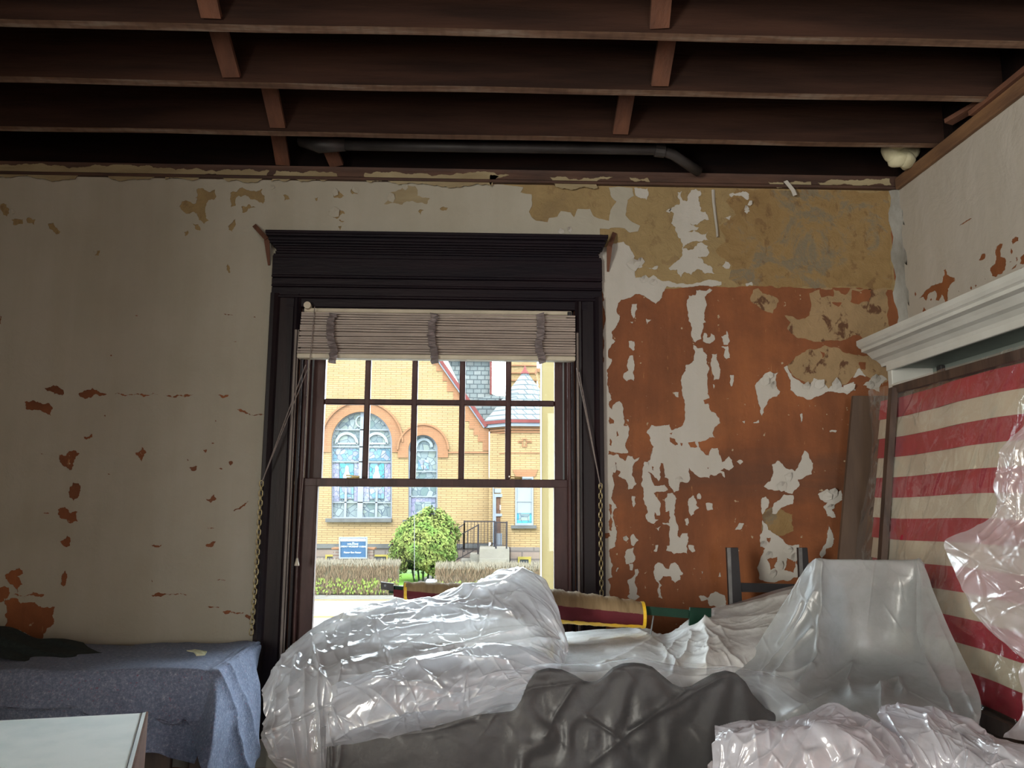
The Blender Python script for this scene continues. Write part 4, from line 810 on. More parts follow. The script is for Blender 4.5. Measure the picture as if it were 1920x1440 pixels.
# ---------------------------------------------------------------- sheets of plastic and cloth
def hsh(i, j, s): 
    v = np.sin(i*127.1+j*311.7+s*74.7)*43758.5453; return v-np.floor(v)
def facet(u, v, scale, ang, stretch, seed, k=9.0):
    """faceted crumple field: soft blend of tilted cells"""
    ca, sa = math.cos(ang), math.sin(ang); a = (u*ca+v*sa)/(scale*stretch); c = (-u*sa+v*ca)/scale
    ia, ic = np.floor(a), np.floor(c); num = 0; den = 1e-9
    for di in (-1, 0, 1):
        for dj in (-1, 0, 1):
            i, j = ia+di, ic+dj
            x = i+hsh(i, j, seed); y = j+hsh(i, j, seed+1); da, dc = a-x, c-y
            h = hsh(i, j, seed+2)-.5; g1, g2 = hsh(i, j, seed+3)*2-1, hsh(i, j, seed+4)*2-1
            w_ = np.exp(-k*(da*da+dc*dc)); num = num+w_*(h+.9*(g1*da+g2*dc)); den = den+w_
    return num/den
def vnoise(a, c, seed):
    i, j = np.floor(a), np.floor(c); fa, fc_ = a-i, c-j; fa = fa*fa*(3-2*fa); fc_ = fc_*fc_*(3-2*fc_)
    g = lambda p, q: hsh(p, q, seed)
    return (g(i, j)*(1-fa)+g(i+1, j)*fa)*(1-fc_)+(g(i, j+1)*(1-fa)+g(i+1, j+1)*fa)*fc_
def ridge(u, v, scale, ang, stretch, seed, sharp=2.2):
    ca, sa = math.cos(ang), math.sin(ang); a = (u*ca+v*sa)/(scale*stretch); c = (-u*sa+v*ca)/scale
    a = a+.25*vnoise(u/.12, v/.12, seed+9); c = c+.6*vnoise(u/.18, v/.18, seed+5)
    n = vnoise(a, c, seed)*2-1
    msk = vnoise(u/.14, v/.14, seed+3)
    return (1-np.clip(np.abs(n)*sharp, 0, 1))*msk
def folds(u, v, n, seed, angs, spread=.25, ln=(.08, .3), amp=.004, w=.006, bow=.0):
    """n sharp straight pleats scattered over the sheet"""
    r = random.Random(seed); U0, U1, V0, V1 = u.min(), u.max(), v.min(), v.max(); d = np.zeros(u.shape)
    for i in range(n):
        a = r.choice(angs)+r.gauss(0, spread); L_ = r.uniform(*ln)/2; cx, cy = r.uniform(U0, U1), r.uniform(V0, V1)
        du, dv = u-cx, v-cy; s_ = du*math.cos(a)+dv*math.sin(a); q = -du*math.sin(a)+dv*math.cos(a)-r.uniform(-1, 1)*bow*s_*s_
        tp = np.clip(1-(s_/L_)**2, 0, 1); ww = w*r.uniform(.6, 1.6)
        side = np.where(q > 0, 1.0, r.uniform(.3, 1.0))
        d = np.maximum(d, amp*r.uniform(.5, 1.5)*tp*np.exp(-np.abs(q)/(ww*side)))
    return d
def cr(P, n):
    """Catmull-Rom through P (k,3) -> (n,3)"""
    P = np.asarray(P, float); k = len(P); t = np.linspace(0, k-1, n); i = np.clip(t.astype(int), 0, k-2); f = (t-i)[:, None]
    g = lambda q: P[np.clip(q, 0, k-1)]
    p0, p1, p2, p3 = g(i-1), g(i), g(i+1), g(i+2)
    return .5*((2*p1)+(-p0+p2)*f+(2*p0-5*p1+4*p2-p3)*f*f+(-p0+3*p1-3*p2+p3)*f**3)
camv = np.array([0, 0, CZ]); fwn, rtn, upn = (np.array(q) for q in (fw, rt, up))
def sheet(name, rows, nu, nv, mt, parent=None, disp=None, creases=(), smooth=True, world=False, thick=0):
    R = [[(tuple(p) if world else tuple(PY(*p))) for p in r] for r in rows]
    A = np.array([cr(r, nu) for r in R])                 # rows x nu x 3
    G = np.stack([cr(A[:, i], nv) for i in range(nu)], 1)  # nv x nu x 3
    du = np.gradient(G, axis=1); dv = np.gradient(G, axis=0)
    N_ = np.cross(du, dv); N_ /= np.linalg.norm(N_, axis=2, keepdims=True)+1e-12
    flip = np.mean(np.sum(N_*(camv-G), axis=2)) < 0
    if flip: N_ = -N_
    U = np.cumsum(np.linalg.norm(du, axis=2).mean(0)); Vv = np.cumsum(np.linalg.norm(dv, axis=2).mean(1))
    U, Vv = np.meshgrid(U, Vv)
    d = np.zeros(G.shape[:2])
    if disp: d = d+disp(U, Vv, G)
    if creases:
        q = G-camv; z = q@fwn; X = 960+F*(q@rtn)/z; Y = 720-F*(q@upn)/z
        X = X+6*(vnoise(U/.05, Vv/.05, 3)-.5)
        for pts, amp, wd in creases:
            best = np.full(X.shape, 1e9)
            for (x0, y0), (x1, y1) in zip(pts, pts[1:]):
                L2 = (x1-x0)**2+(y1-y0)**2; t = np.clip(((X-x0)*(x1-x0)+(Y-y0)*(y1-y0))/L2, 0, 1)
                best = np.minimum(best, np.hypot(X-x0-t*(x1-x0), Y-y0-t*(y1-y0)))
            d = d+amp*np.exp(-best/wd)
    G = G+N_*d[..., None]
    idx = np.arange(nu*nv).reshape(nv, nu)
    f = np.stack([idx[:-1, :-1], idx[:-1, 1:], idx[1:, 1:], idx[1:, :-1]], -1).reshape(-1, 4)
    if flip: f = f[:, ::-1]
    me = bpy.data.meshes.new(name); off = np.zeros(3); q = parent
    while q is not None: off += np.array(q.location); q = q.parent
    V = (G.reshape(-1, 3)-off)
    me.vertices.add(len(V)); me.vertices.foreach_set('co', V.ravel())
    me.loops.add(len(f)*4); me.loops.foreach_set('vertex_index', f.ravel().astype(np.int32))
    me.polygons.add(len(f)); me.polygons.foreach_set('loop_start', (np.arange(len(f))*4).astype(np.int32))
    me.update(); me.validate(); me.polygons.foreach_set('use_smooth', [smooth]*len(me.polygons)); me.materials.append(mt)
    o = bpy.data.objects.new(name, me); C.objects.link(o); o.parent = parent
    if thick:
        md = o.modifiers.new('thickness', 'SOLIDIFY'); md.thickness = thick; md.offset = -1
    return o

# A: big clear plastic pile over a dark cabinet
rowsA = [[(540, 1400, 3.2), (585, 1330, 3.3), (645, 1280, 3.42), (715, 1220, 3.46), (790, 1180, 3.46), (880, 1170, 3.46), (960, 1150, 3.40), (1000, 1180, 3.3), (1020, 1230, 3.2)],
 [(500, 1300, 2.76), (545, 1226, 2.86), (612, 1170, 3.0), (700, 1134, 3.1), (790, 1118, 3.15), (880, 1100, 3.15), (962, 1067, 3.1), (1020, 1100, 3.05), (1048, 1180, 3.0)],
 [(493, 1345, 2.66), (540, 1270, 2.70), (600, 1215, 2.8), (690, 1176, 2.88), (790, 1154, 2.95), (885, 1136, 2.98), (970, 1112, 2.95), (1034, 1145, 2.92), (1060, 1212, 2.9)],
 [(490, 1372, 2.62), (545, 1320, 2.62), (605, 1265, 2.64), (690, 1230, 2.70), (790, 1205, 2.76), (890, 1190, 2.80), (985, 1172, 2.84), (1045, 1200, 2.86), (1062, 1235, 2.86)],
 [(498, 1405, 2.60), (550, 1375, 2.58), (610, 1330, 2.60), (690, 1300, 2.64), (790, 1270, 2.70), (890, 1250, 2.74), (990, 1235, 2.78), (1042, 1240, 2.80), (1062, 1255, 2.82)],
 [(520, 1440, 2.60), (570, 1440, 2.58), (620, 1410, 2.58), (690, 1370, 2.62), (790, 1330, 2.66), (890, 1300, 2.70), (990, 1280, 2.74), (1040, 1275, 2.78), (1060, 1278, 2.80)],
 [(560, 1500, 2.60), (600, 1500, 2.58), (650, 1500, 2.58), (720, 1480, 2.60), (800, 1440, 2.64), (890, 1400, 2.68), (990, 1360, 2.72), (1040, 1330, 2.76), (1058, 1320, 2.78)]]
def dA(u, v, G): return .022*facet(u, v, .20, .35, 2.6, 11, 9)+.0045*facet(u, v, .07, -.5, 3, 21, 10)+.011*ridge(u, v, .10, .30, 6, 5, 4)+.008*ridge(u, v, .09, 1.3, 6, 8, 4)+.006*ridge(u, v, .05, .1, 8, 12, 3.5)+.005*ridge(u, v, .045, .7, 8, 17, 3.5)+folds(u, v, 150, 5, [.25, .25, -.2, 1.45], .3, (.10, .45), .0065, .006, .8)+.0022*facet(u, v, .035, .3, 2.5, 71, 24)
crA = [([(545, 1300), (620, 1215), (720, 1165), (860, 1140), (960, 1150)], .016, 7), ([(600, 1235), (700, 1195), (820, 1170), (930, 1165)], .014, 6), ([(560, 1232), (548, 1300), (560, 1440)], .022, 4), ([(600, 1235), (596, 1320), (604, 1440)], .02, 3.5), ([(530, 1260), (515, 1340), (528, 1420)], .015, 3.5), ([(580, 1240), (572, 1340), (582, 1440)], .014, 3), ([(640, 1240), (622, 1330), (640, 1440)], .012, 4),
       ([(870, 1105), (905, 1108), (880, 1126), (840, 1134)], .014, 5), ([(980, 1070), (935, 1100), (880, 1118)], .010, 5), ([(700, 1200), (800, 1150), (900, 1130)], .012, 5), ([(840, 1250), (920, 1210), (1010, 1195), (1050, 1200)], .014, 5), ([(760, 1235), (880, 1200), (1000, 1175)], .010, 5), ([(520, 1290), (500, 1360), (520, 1420)], .01, 5), ([(620, 1175), (720, 1140), (800, 1130)], .010, 5)]
o = sheet('plastic_sheet', rowsA, 460, 330, M['film_clear'], None, dA, crA)
tag(o, 'large clear plastic sheet heaped over furniture in front of the window', 'plastic sheet')
rowsA2 = [[(960+(x-960)*.93-4, y+(16 if i < 3 else 4), Y+.13) for x, y, Y in r] for i, r in enumerate(rowsA)]
ps2 = sheet('plastic_sheet', rowsA2, 220, 150, M['film_inner'], o, lambda u, v, G: .03*facet(u, v, .22, -.3, 2.4, 211, 9)+.012*ridge(u, v, .09, -.2, 6, 205, 4)+folds(u, v, 60, 25, [.3, -.3, 1.4], .3, (.15, .45), .008, .008, .5)); ps2.name = 'inner_fold'
zcb = PY(570, 1240, 2.86).z
cab = empty('covered_cabinet', (-.4, 2.9, 0), 'dark cabinet seen through the clear plastic heap below the window', 'cabinet')
cx0, cx1 = PY(566, 1240, 2.86).x, PY(860, 1240, 2.86).x
b = MB(); b.box(cx0, cx1, 2.86, 3.12, .06, zcb, .012); b.build('body', M['cabinet'], cab)
b = MB(); b.box(cx0-.008, cx1+.012, 2.85, 3.13, zcb, zcb+.018, .004); b.build('top', M['cabinet'], cab)
for i in range(2):
    xa = cx0+.03+(cx1-cx0-.03)/2*i; b = MB(); b.box(xa, xa+(cx1-cx0)/2-.05, 2.848, 2.865, .15, zcb-.04, .004); dr = b.build('door', M['cabinet'], cab)
    b = MB(); kx = xa+(cx1-cx0)/2-.09 if i == 0 else xa+.04; b.tube([(kx, 2.848, .7), (kx, 2.832, .7), (kx, 2.824, .7)], [.006, .006, .013], 10); b.build('knob', M['brass'], dr, True)
for sx in (cx0+.03, cx1-.03):
    for sy in (2.89, 3.09): b = MB(); b.box(sx-.02, sx+.02, sy-.02, sy+.02, 0, .06, .003); b.build('foot', M['cabinet'], cab)
# second bunched sheet
rowsB = [[(645, 1330, 2.66), (700, 1300, 2.66), (770, 1280, 2.66), (850, 1265, 2.70), (930, 1255, 2.72), (1000, 1262, 2.74), (1040, 1275, 2.74)],
 [(630, 1296, 2.54), (690, 1264, 2.54), (770, 1238, 2.56), (850, 1220, 2.59), (930, 1212, 2.62), (1000, 1230, 2.64), (1042, 1256, 2.66)],
 [(622, 1325, 2.47), (690, 1295, 2.45), (770, 1268, 2.45), (850, 1250, 2.50), (930, 1240, 2.54), (1000, 1250, 2.58), (1045, 1264, 2.62)],
 [(617, 1352, 2.44), (690, 1325, 2.42), (770, 1305, 2.42), (850, 1285, 2.46), (930, 1268, 2.51), (1000, 1266, 2.56), (1045, 1272, 2.60)],
 [(612, 1376, 2.44), (690, 1356, 2.43), (770, 1342, 2.44), (850, 1322, 2.47), (930, 1295, 2.51), (1000, 1284, 2.56), (1045, 1282, 2.60)],
 [(610, 1400, 2.48), (690, 1385, 2.48), (770, 1370, 2.49), (850, 1350, 2.52), (930, 1325, 2.56), (1000, 1310, 2.60), (1045, 1300, 2.64)]]
def dB(u, v, G): return .020*facet(u, v, .12, .25, 2.2, 31, 9)+.004*facet(u, v, .05, -.4, 2.5, 41, 10)+.010*ridge(u, v, .07, .3, 6, 15, 4)+.006*ridge(u, v, .045, -.2, 7, 18, 3.5)+folds(u, v, 90, 15, [.2, -.3, 1.2], .35, (.06, .3), .0055, .005, .8)
o = sheet('plastic_sheet', rowsB, 380, 220, M['film_bunch'], None, dB, [([(640, 1300), (700, 1285), (780, 1245), (830, 1290)], .014, 5), ([(770, 1245), (860, 1230), (960, 1245)], .012, 5), ([(660, 1360), (760, 1330), (860, 1325)], .012, 5)])
tag(o, 'smaller clear plastic bunched up at the left end of the sofa back', 'plastic sheet')

# C: sofa with a scalloped back under a dusty sheet
YS = 2.52
sofa_px = [(600, 1500), (612, 1392), (660, 1378), (740, 1364), (815, 1350), (900, 1345), (965, 1338), (978, 1317), (988, 1285), (1007, 1262), (1030, 1256), (1055, 1259), (1080, 1270), (1098, 1281), (1115, 1284), (1130, 1276), (1151, 1256), (1170, 1248), (1190, 1246), (1210, 1248), (1227, 1254), (1248, 1272), (1266, 1287), (1285, 1293), (1300, 1291), (1320, 1279), (1342, 1267), (1366, 1261), (1385, 1266), (1400, 1280), (1414, 1304), (1440, 1332), (1480, 1352), (1560, 1366), (1680, 1380), (1690, 1500)]
sofa = empty('camelback_sofa', (.4, 2.7, 0), 'dark sofa with a scalloped back seen through a dusty plastic sheet', 'sofa')
loop = [PY(x, y, YS) for x, y in sofa_px]; loop[0].z = .25; loop[-1].z = .25
b = MB(); b.prism(loop, (0, .045, 0)); so = b.build('backrest', M['sofa'], sofa)
md = so.modifiers.new('round', 'BEVEL'); md.width = .012; md.segments = 3; md.limit_method = 'ANGLE'
sx0, sx1 = loop[0].x, loop[-1].x
b = MB(); b.box(sx0, sx1, YS-.60, YS-.02, .15, .45, .04); b.build('seat', M['sofa'], sofa)
for xx in (sx0, sx1-.14): b = MB(); b.box(xx, xx+.14, YS-.60, YS-.02, .15, .60, .04); b.build('arm', M['sofa'], sofa)
for xx in (sx0+.03, sx1-.08):
    for yy in (YS+.02, YS-.54): b = MB(); b.box(xx, xx+.05, yy, yy+.05, 0, .25 if yy > YS else .15, .004); b.build('leg', M['frame'], sofa)
topC = [(604, 1372), (660, 1358), (740, 1346), (815, 1336), (880, 1312), (940, 1276), (1000, 1254), (1060, 1252), (1110, 1253), (1150, 1247), (1190, 1240), (1230, 1247), (1290, 1257), (1340, 1258), (1370, 1254), (1400, 1260), (1450, 1270), (1500, 1286)]
sof_y = lambda x: np.interp(x, [p[0] for p in sofa_px], [p[1] for p in sofa_px])
R0 = [(x, y+8, YS+.20) for x, y in topC]; R1 = [(x, y-7, YS+.06) for x, y in topC]; R2 = [(x, y+1, YS-.02) for x, y in topC]
def ds(v): return [(x, max(y+30, 1300+v*1.0) if False else y+30+v, YS-.035-.0004*v) for x, y in topC]
rowsC = [R0, R1, R2, [(x, y+34, YS-.032) for x, y in topC], [(x, 1345+.3*(y-1250), YS-.045) for x, y in topC], [(x-3, 1405+.1*(y-1250), YS-.060) for x, y in topC], [(x-5, 1520, YS-.075) for x, y in topC]]
def dC(u, v, G):
    q = G-camv; z = q@fwn; X = 960+F*(q@rtn)/z; Y = 720-F*(q@upn)/z
    d = folds(u, v, 45, 35, [1.5, 1.2, .3], .3, (.06, .25), .002, .006, .5)+.007*facet(u, v, .25, 1.3, 2, 51, 6)+.0015*facet(u, v, .05, .6, 2, 55, 12)
    for hx, hy in ((1020, 1258), (1190, 1246), (1367, 1260)):      # folds fanning down from each hump
        ang = np.arctan2(X-hx, Y-hy+60); fall = np.clip((Y-hy)/140, 0, 1)*np.exp(-((X-hx)/95.)**2)
        d = d+.007*fall*np.cos(ang*13+.8*vnoise(X/40, Y/60, 4)*6)
    return d
crC = [([(1075, 1290), (1045, 1330), (1020, 1380)], .008, 5), ([(1290, 1290), (1200, 1360), (1110, 1430)], .007, 5), ([(1350, 1270), (1230, 1340), (1180, 1370)], .006, 4), ([(1100, 1345), (1150, 1375), (1180, 1400)], .007, 3), ([(606, 1385), (604, 1440)], .008, 4), ([(620, 1385), (622, 1440)], .008, 4), ([(640, 1385), (634, 1440)], .006, 4), ([(900, 1340), (1000, 1290), (1100, 1275)], .005, 6)]
o = sheet('plastic_sheet', rowsC, 420, 150, M['film_sofa'], None, dC, crC); tag(o, 'dusty translucent sheet draped over the scalloped sofa back', 'plastic sheet')

# B: off-white dusty tarp on a table behind the sofa
rowsT = [[(1040, 1188, 3.5), (1120, 1180, 3.5), (1200, 1180, 3.5), (1250, 1192, 3.42), (1290, 1160, 3.4), (1330, 1140, 3.4), (1400, 1128, 3.4), (1465, 1108, 3.4), (1515, 1098, 3.35)],
 [(1045, 1202, 3.25), (1130, 1196, 3.25), (1200, 1192, 3.25), (1252, 1204, 3.2), (1292, 1182, 3.15), (1328, 1166, 3.1), (1400, 1160, 3.15), (1460, 1140, 3.2), (1510, 1125, 3.2)],
 [(1048, 1225, 3.0), (1130, 1222, 3.0), (1200, 1215, 3.0), (1250, 1216, 3.0), (1290, 1205, 2.95), (1330, 1194, 2.92), (1390, 1192, 3.0), (1445, 1178, 3.05), (1500, 1160, 3.05)],
 [(1050, 1250, 2.80), (1130, 1248, 2.80), (1200, 1244, 2.80), (1250, 1250, 2.78), (1290, 1246, 2.76), (1330, 1238, 2.74), (1385, 1225, 2.85), (1435, 1215, 2.9), (1490, 1205, 2.9)],
 [(1050, 1285, 2.72), (1130, 1285, 2.72), (1200, 1285, 2.72), (1250, 1290, 2.71), (1290, 1290, 2.71), (1330, 1285, 2.71), (1385, 1280, 2.76), (1435, 1270, 2.8), (1490, 1260, 2.8)], [(x, 1400, 2.70) for x in (1050, 1130, 1200, 1250, 1290, 1330, 1385, 1435, 1490)]]
def dT(u, v, G): return folds(u, v, 60, 55, [.1, -.3, .8], .3, (.08, .35), .005, .005, .4)+.009*facet(u, v, .16, .2, 2.2, 61, 9)+.0025*facet(u, v, .06, .9, 2, 65, 12)+.006*ridge(u, v, .10, -.3, 6, 18, 4)
crT = [([(1325, 1185), (1328, 1215), (1322, 1262)], .012, 5), ([(1325, 1172), (1270, 1205), (1245, 1240)], .009, 5), ([(1325, 1172), (1240, 1195), (1130, 1245)], .009, 5), ([(1325, 1170), (1375, 1185), (1440, 1180)], .010, 4), ([(1325, 1170), (1380, 1160), (1450, 1155), (1500, 1150)], .010, 4), ([(1190, 1180), (1240, 1215), (1275, 1250)], .012, 4), ([(1300, 1190), (1288, 1225), (1262, 1256)], .014, 4), ([(1325, 1180), (1360, 1220), (1390, 1250)], .014, 5), ([(1060, 1200), (1150, 1200), (1220, 1185)], .006, 5), ([(1340, 1150), (1400, 1140), (1480, 1120)], .016, 4)]
o = sheet('dust_tarp', rowsT, 300, 160, M['film_white'], None, dT, crT); tag(o, 'off-white dusty tarp pulled into folds behind the sofa', 'tarp')
tb = empty('covered_table', (.65, 3.1, 0), 'wooden table hidden under the off-white dusty tarp', 'table')
tz = .985; tx0, tx1 = PY(1060, 1200, 3.1).x, PY(1480, 1200, 3.1).x
b = MB(); b.box(tx0, tx1, 2.74, 3.5, tz-.04, tz, .006); b.build('tabletop', M['cabinet'], tb)
for xx in (tx0+.03, tx1-.08):
    for yy in (2.76, 3.43): b = MB(); b.box(xx, xx+.05, yy, yy+.05, 0, tz-.04, .004); b.build('leg', M['cabinet'], tb)

# D: chair under its own sheet
YCh = 2.88
rowsD = [[(1505, 1120, 3.1), (1520, 1105, 3.08), (1540, 1095, 3.06), (1585, 1092, 3.05), (1630, 1092, 3.05), (1680, 1092, 3.05), (1710, 1095, 3.02), (1716, 1105, 3.0), (1720, 1120, 2.98)],
 [(1518, 1056, 2.92), (1526, 1051, 2.90), (1537, 1050, 2.88), (1582, 1051, 2.88), (1630, 1051, 2.88), (1680, 1052, 2.88), (1716, 1052, 2.87), (1724, 1053, 2.85), (1730, 1058, 2.82)],
 [(1482, 1110, 2.94), (1508, 1112, 2.88), (1538, 1090, 2.84), (1582, 1100, 2.87), (1630, 1100, 2.87), (1680, 1100, 2.87), (1720, 1095, 2.83), (1738, 1110, 2.78), (1752, 1112, 2.75)],
 [(1440, 1178, 2.94), (1488, 1182, 2.86), (1538, 1165, 2.80), (1582, 1170, 2.86), (1630, 1170, 2.86), (1680, 1170, 2.85), (1721, 1165, 2.78), (1752, 1178, 2.70), (1778, 1176, 2.68)],
 [(1410, 1224, 2.88), (1462, 1232, 2.80), (1533, 1228, 2.73), (1580, 1232, 2.83), (1630, 1236, 2.83), (1680, 1236, 2.80), (1735, 1232, 2.70), (1775, 1238, 2.62), (1805, 1233, 2.60)],
 [(1378, 1258, 2.78), (1430, 1272, 2.66), (1495, 1284, 2.58), (1575, 1280, 2.66), (1630, 1274, 2.68), (1685, 1280, 2.64), (1755, 1288, 2.56), (1800, 1290, 2.50), (1828, 1280, 2.48)],
 [(1400, 1300, 2.64), (1450, 1325, 2.54), (1510, 1338, 2.44), (1575, 1325, 2.42), (1630, 1312, 2.42), (1690, 1320, 2.42), (1772, 1338, 2.42), (1810, 1345, 2.40), (1840, 1322, 2.40)],
 [(1430, 1400, 2.58), (1470, 1400, 2.48), (1530, 1400, 2.38), (1580, 1400, 2.34), (1630, 1400, 2.34), (1690, 1400, 2.34), (1780, 1400, 2.36), (1812, 1400, 2.36), (1832, 1370, 2.38)]]
def dD(u, v, G): return folds(u, v, 26, 45, [1.5, 1.1, 1.9], .3, (.1, .4), .0025, .005, .4)+.004*facet(u, v, .22, 1.2, 2.5, 71, 6)+.0012*facet(u, v, .05, .6, 2, 75, 12)
crD = [([(1537, 1056), (1538, 1150), (1532, 1225), (1500, 1283)], .014, 3.5), ([(1724, 1056), (1722, 1190), (1750, 1260), (1790, 1345)], .014, 3.5), ([(1530, 1110), (1505, 1160), (1470, 1215), (1430, 1262)], .012, 4), ([(1525, 1180), (1480, 1230), (1455, 1265)], .012, 4), ([(1522, 1250), (1495, 1262), (1455, 1268)], .014, 3), ([(1505, 1130), (1460, 1210)], .008, 4),
       ([(1595, 1250), (1590, 1280), (1600, 1300)], .016, 8), ([(1650, 1292), (1685, 1276), (1692, 1300)], .016, 5), ([(1652, 1292), (1650, 1330)], .012, 4), ([(1560, 1300), (1500, 1330), (1470, 1345)], .012, 6), ([(1740, 1120), (1790, 1240), (1828, 1340)], .008, 6), ([(1530, 1052), (1726, 1052)], .006, 3)]
o = sheet('plastic_sheet', rowsD, 330, 300, M['film_chair'], None, dD, crD); tag(o, 'grey translucent sheet draped over a high square chair back', 'plastic sheet')
ch = empty('covered_chair', (1.25, 3.0, 0), 'dark high-backed chair under the grey translucent sheet', 'chair')
pl_, pr_ = PY(1543, 1060, 2.95), PY(1712, 1060, 2.95); zt = pl_.z-.015
for p in (pl_, pr_): b = MB(); b.box(p.x-.016, p.x+.016, 2.93, 2.96, 0, zt, .004); b.build('back_post', M['black'], ch)
for z0, z1 in ((zt-.20, zt-.06), (zt-.36, zt-.30)): b = MB(); b.box(pl_.x+.016, pr_.x-.016, 2.935, 2.955, z0, z1, .004); b.build('back_rail', M['black'], ch)
zs2 = PY(1630, 1300, 2.6).z-.03
b = MB(); b.box(pl_.x-.02, pr_.x+.02, 2.62, 2.97, zs2-.05, zs2, .01); b.build('seat', M['black'], ch)
for p in (pl_, pr_): b = MB(); b.box(p.x-.016, p.x+.016, 2.63, 2.66, 0, zs2-.05, .004); b.build('leg', M['black'], ch)

# black ladder back behind the tarp
lc = empty('ladderback_chair', (1.1, 3.6, 0), 'black ladder-back chair standing behind the tarp against the brown wall', 'chair')
Yl = 3.62
for (xa, xb) in ((1363, 1384), (1497, 1514)):
    A, B_ = PY(xa, 1027, Yl), PY(xb, 1027, Yl); b = MB()
    V = [A, B_, PY(xb+10, 1160, Yl-.05), PY(xa+6, 1160, Yl-.05)]; b.prism(V, (0, .022, 0)); po = b.build('back_post', M['black'], lc)
    b = MB(); V = [A+Vector((0, -.002, 0)), PY(xa+7, 1027, Yl-.002), PY(xa+12, 1160, Yl-.054), PY(xa+6, 1160, Yl-.054)]; b.prism(V, (0, .004, 0)); q = b.build('worn_edge', M['black_edge'], po)
    b = MB(); x_ = PY(xa+16, 1160, Yl-.05).x; b.box(x_-.024, x_+.024, Yl-.052, Yl-.028, 0, PY(xa, 1158, Yl-.05).z, .003); b.build('leg', M['black'], lc)
b = MB(); V = [PY(1383, 1093, Yl-.02), PY(1505, 1096, Yl-.02), PY(1505, 1112, Yl-.02), PY(1384, 1110, Yl-.02)]; b.prism(V, (0, .018, 0)); b.build('back_rail', M['black'], lc)
xa, xb = PY(1385, 1160, Yl-.05).x, PY(1520, 1160, Yl-.05).x
b = MB(); b.box(xa-.02, xb+.02, Yl-.04-.02, Yl+.22, .62, .66, .008); b.build('seat', M['black'], lc)
for x_ in (xa, xb): b = MB(); b.box(x_-.02, x_+.02, Yl+.17, Yl+.21, 0, .62, .004); b.build('leg', M['black'], lc)
# thin white film stretched from the tarp up to the ladder-back chair
rowsS = [[(1335, 1140, 3.45), (1400, 1124, 3.5), (1460, 1106, 3.52), (1520, 1092, 3.5)], [(1330, 1152, 3.3), (1400, 1142, 3.35), (1455, 1132, 3.35), (1512, 1118, 3.35)], [(1326, 1166, 3.15), (1400, 1164, 3.2), (1455, 1158, 3.2), (1508, 1146, 3.2)]]
o = sheet('plastic_sheet', rowsS, 110, 50, M['film_hang'], None, lambda u, v, G: .012*facet(u, v, .09, .1, 4, 81, 10)+.008*ridge(u, v, .05, 0, 6, 3)); tag(o, 'thin clear film stretched up to the black ladder-back chair', 'plastic sheet')

# E: crumpled pinkish plastic at the bottom right
rowsE1 = [[(1350, 1420, 2.15), (1410, 1400, 2.2), (1470, 1400, 2.2), (1540, 1380, 2.2), (1600, 1390, 2.2), (1660, 1410, 2.15), (1700, 1450, 2.1)],
 [(1341, 1358, 1.98), (1412, 1344, 2.0), (1478, 1354, 2.02), (1545, 1326, 2.04), (1604, 1336, 2.02), (1662, 1370, 1.98), (1702, 1430, 1.94)],
 [(1341, 1390, 1.9), (1410, 1368, 1.9), (1475, 1370, 1.92), (1545, 1350, 1.92), (1606, 1358, 1.92), (1666, 1392, 1.9), (1708, 1445, 1.88)],
 [(1341, 1425, 1.86), (1410, 1400, 1.82), (1475, 1392, 1.82), (1545, 1382, 1.82), (1608, 1390, 1.82), (1670, 1420, 1.82), (1715, 1470, 1.82)],
 [(1343, 1500, 1.84), (1410, 1480, 1.78), (1475, 1480, 1.76), (1545, 1480, 1.76), (1610, 1480, 1.76), (1675, 1490, 1.78), (1720, 1520, 1.8)]]
def dE(u, v, G): return .030*facet(u, v, .12, .6, 1.8, 91, 13)+.011*facet(u, v, .05, -.3, 1.8, 95, 15)+folds(u, v, 110, 65, [.5, -.6, 1.4, 2.2], .4, (.04, .22), .006, .005, .8)+.0012*facet(u, v, .018, .5, 1.5, 98, 10)
o = sheet('plastic_sheet', rowsE1, 340, 230, M['film_pink'], None, dE, [([(1350, 1375), (1405, 1410), (1470, 1375)], .008, 5), ([(1414, 1362), (1425, 1440)], .008, 5), ([(1530, 1345), (1440, 1420), (1410, 1440)], .010, 6)]); tag(o, 'crumpled pinkish plastic heap nearest the camera, below the scalloped sofa', 'plastic sheet')
rowsE2 = [[(1650, 1370, 2.25), (1690, 1355, 2.28), (1750, 1360, 2.28), (1810, 1385, 2.22), (1860, 1410, 2.15), (1930, 1430, 2.1)],
 [(1640, 1332, 2.12), (1660, 1316, 2.14), (1750, 1322, 2.12), (1806, 1350, 2.06), (1852, 1384, 2.0), (1935, 1402, 1.95)],
 [(1650, 1350, 2.04), (1690, 1345, 2.04), (1760, 1352, 2.02), (1812, 1378, 1.98), (1862, 1404, 1.92), (1940, 1420, 1.88)],
 [(1672, 1388, 1.98), (1715, 1385, 1.96), (1770, 1392, 1.94), (1822, 1412, 1.90), (1872, 1430, 1.86), (1950, 1450, 1.82)],
 [(1690, 1430, 1.94), (1730, 1440, 1.92), (1780, 1450, 1.90), (1830, 1460, 1.86), (1880, 1480, 1.82), (1960, 1500, 1.8)], [(1700, 1500, 1.92), (1740, 1520, 1.9), (1780, 1530, 1.88), (1830, 1540, 1.84), (1880, 1550, 1.8), (1960, 1560, 1.78)]]
def dE2(u, v, G): return .028*facet(u, v, .13, -.5, 1.9, 101, 13)+.010*facet(u, v, .05, .5, 1.7, 105, 15)+folds(u, v, 110, 75, [.5, -.6, 1.4, 2.2], .4, (.04, .22), .006, .005, .8)+.0012*facet(u, v, .018, .5, 1.5, 108, 10)
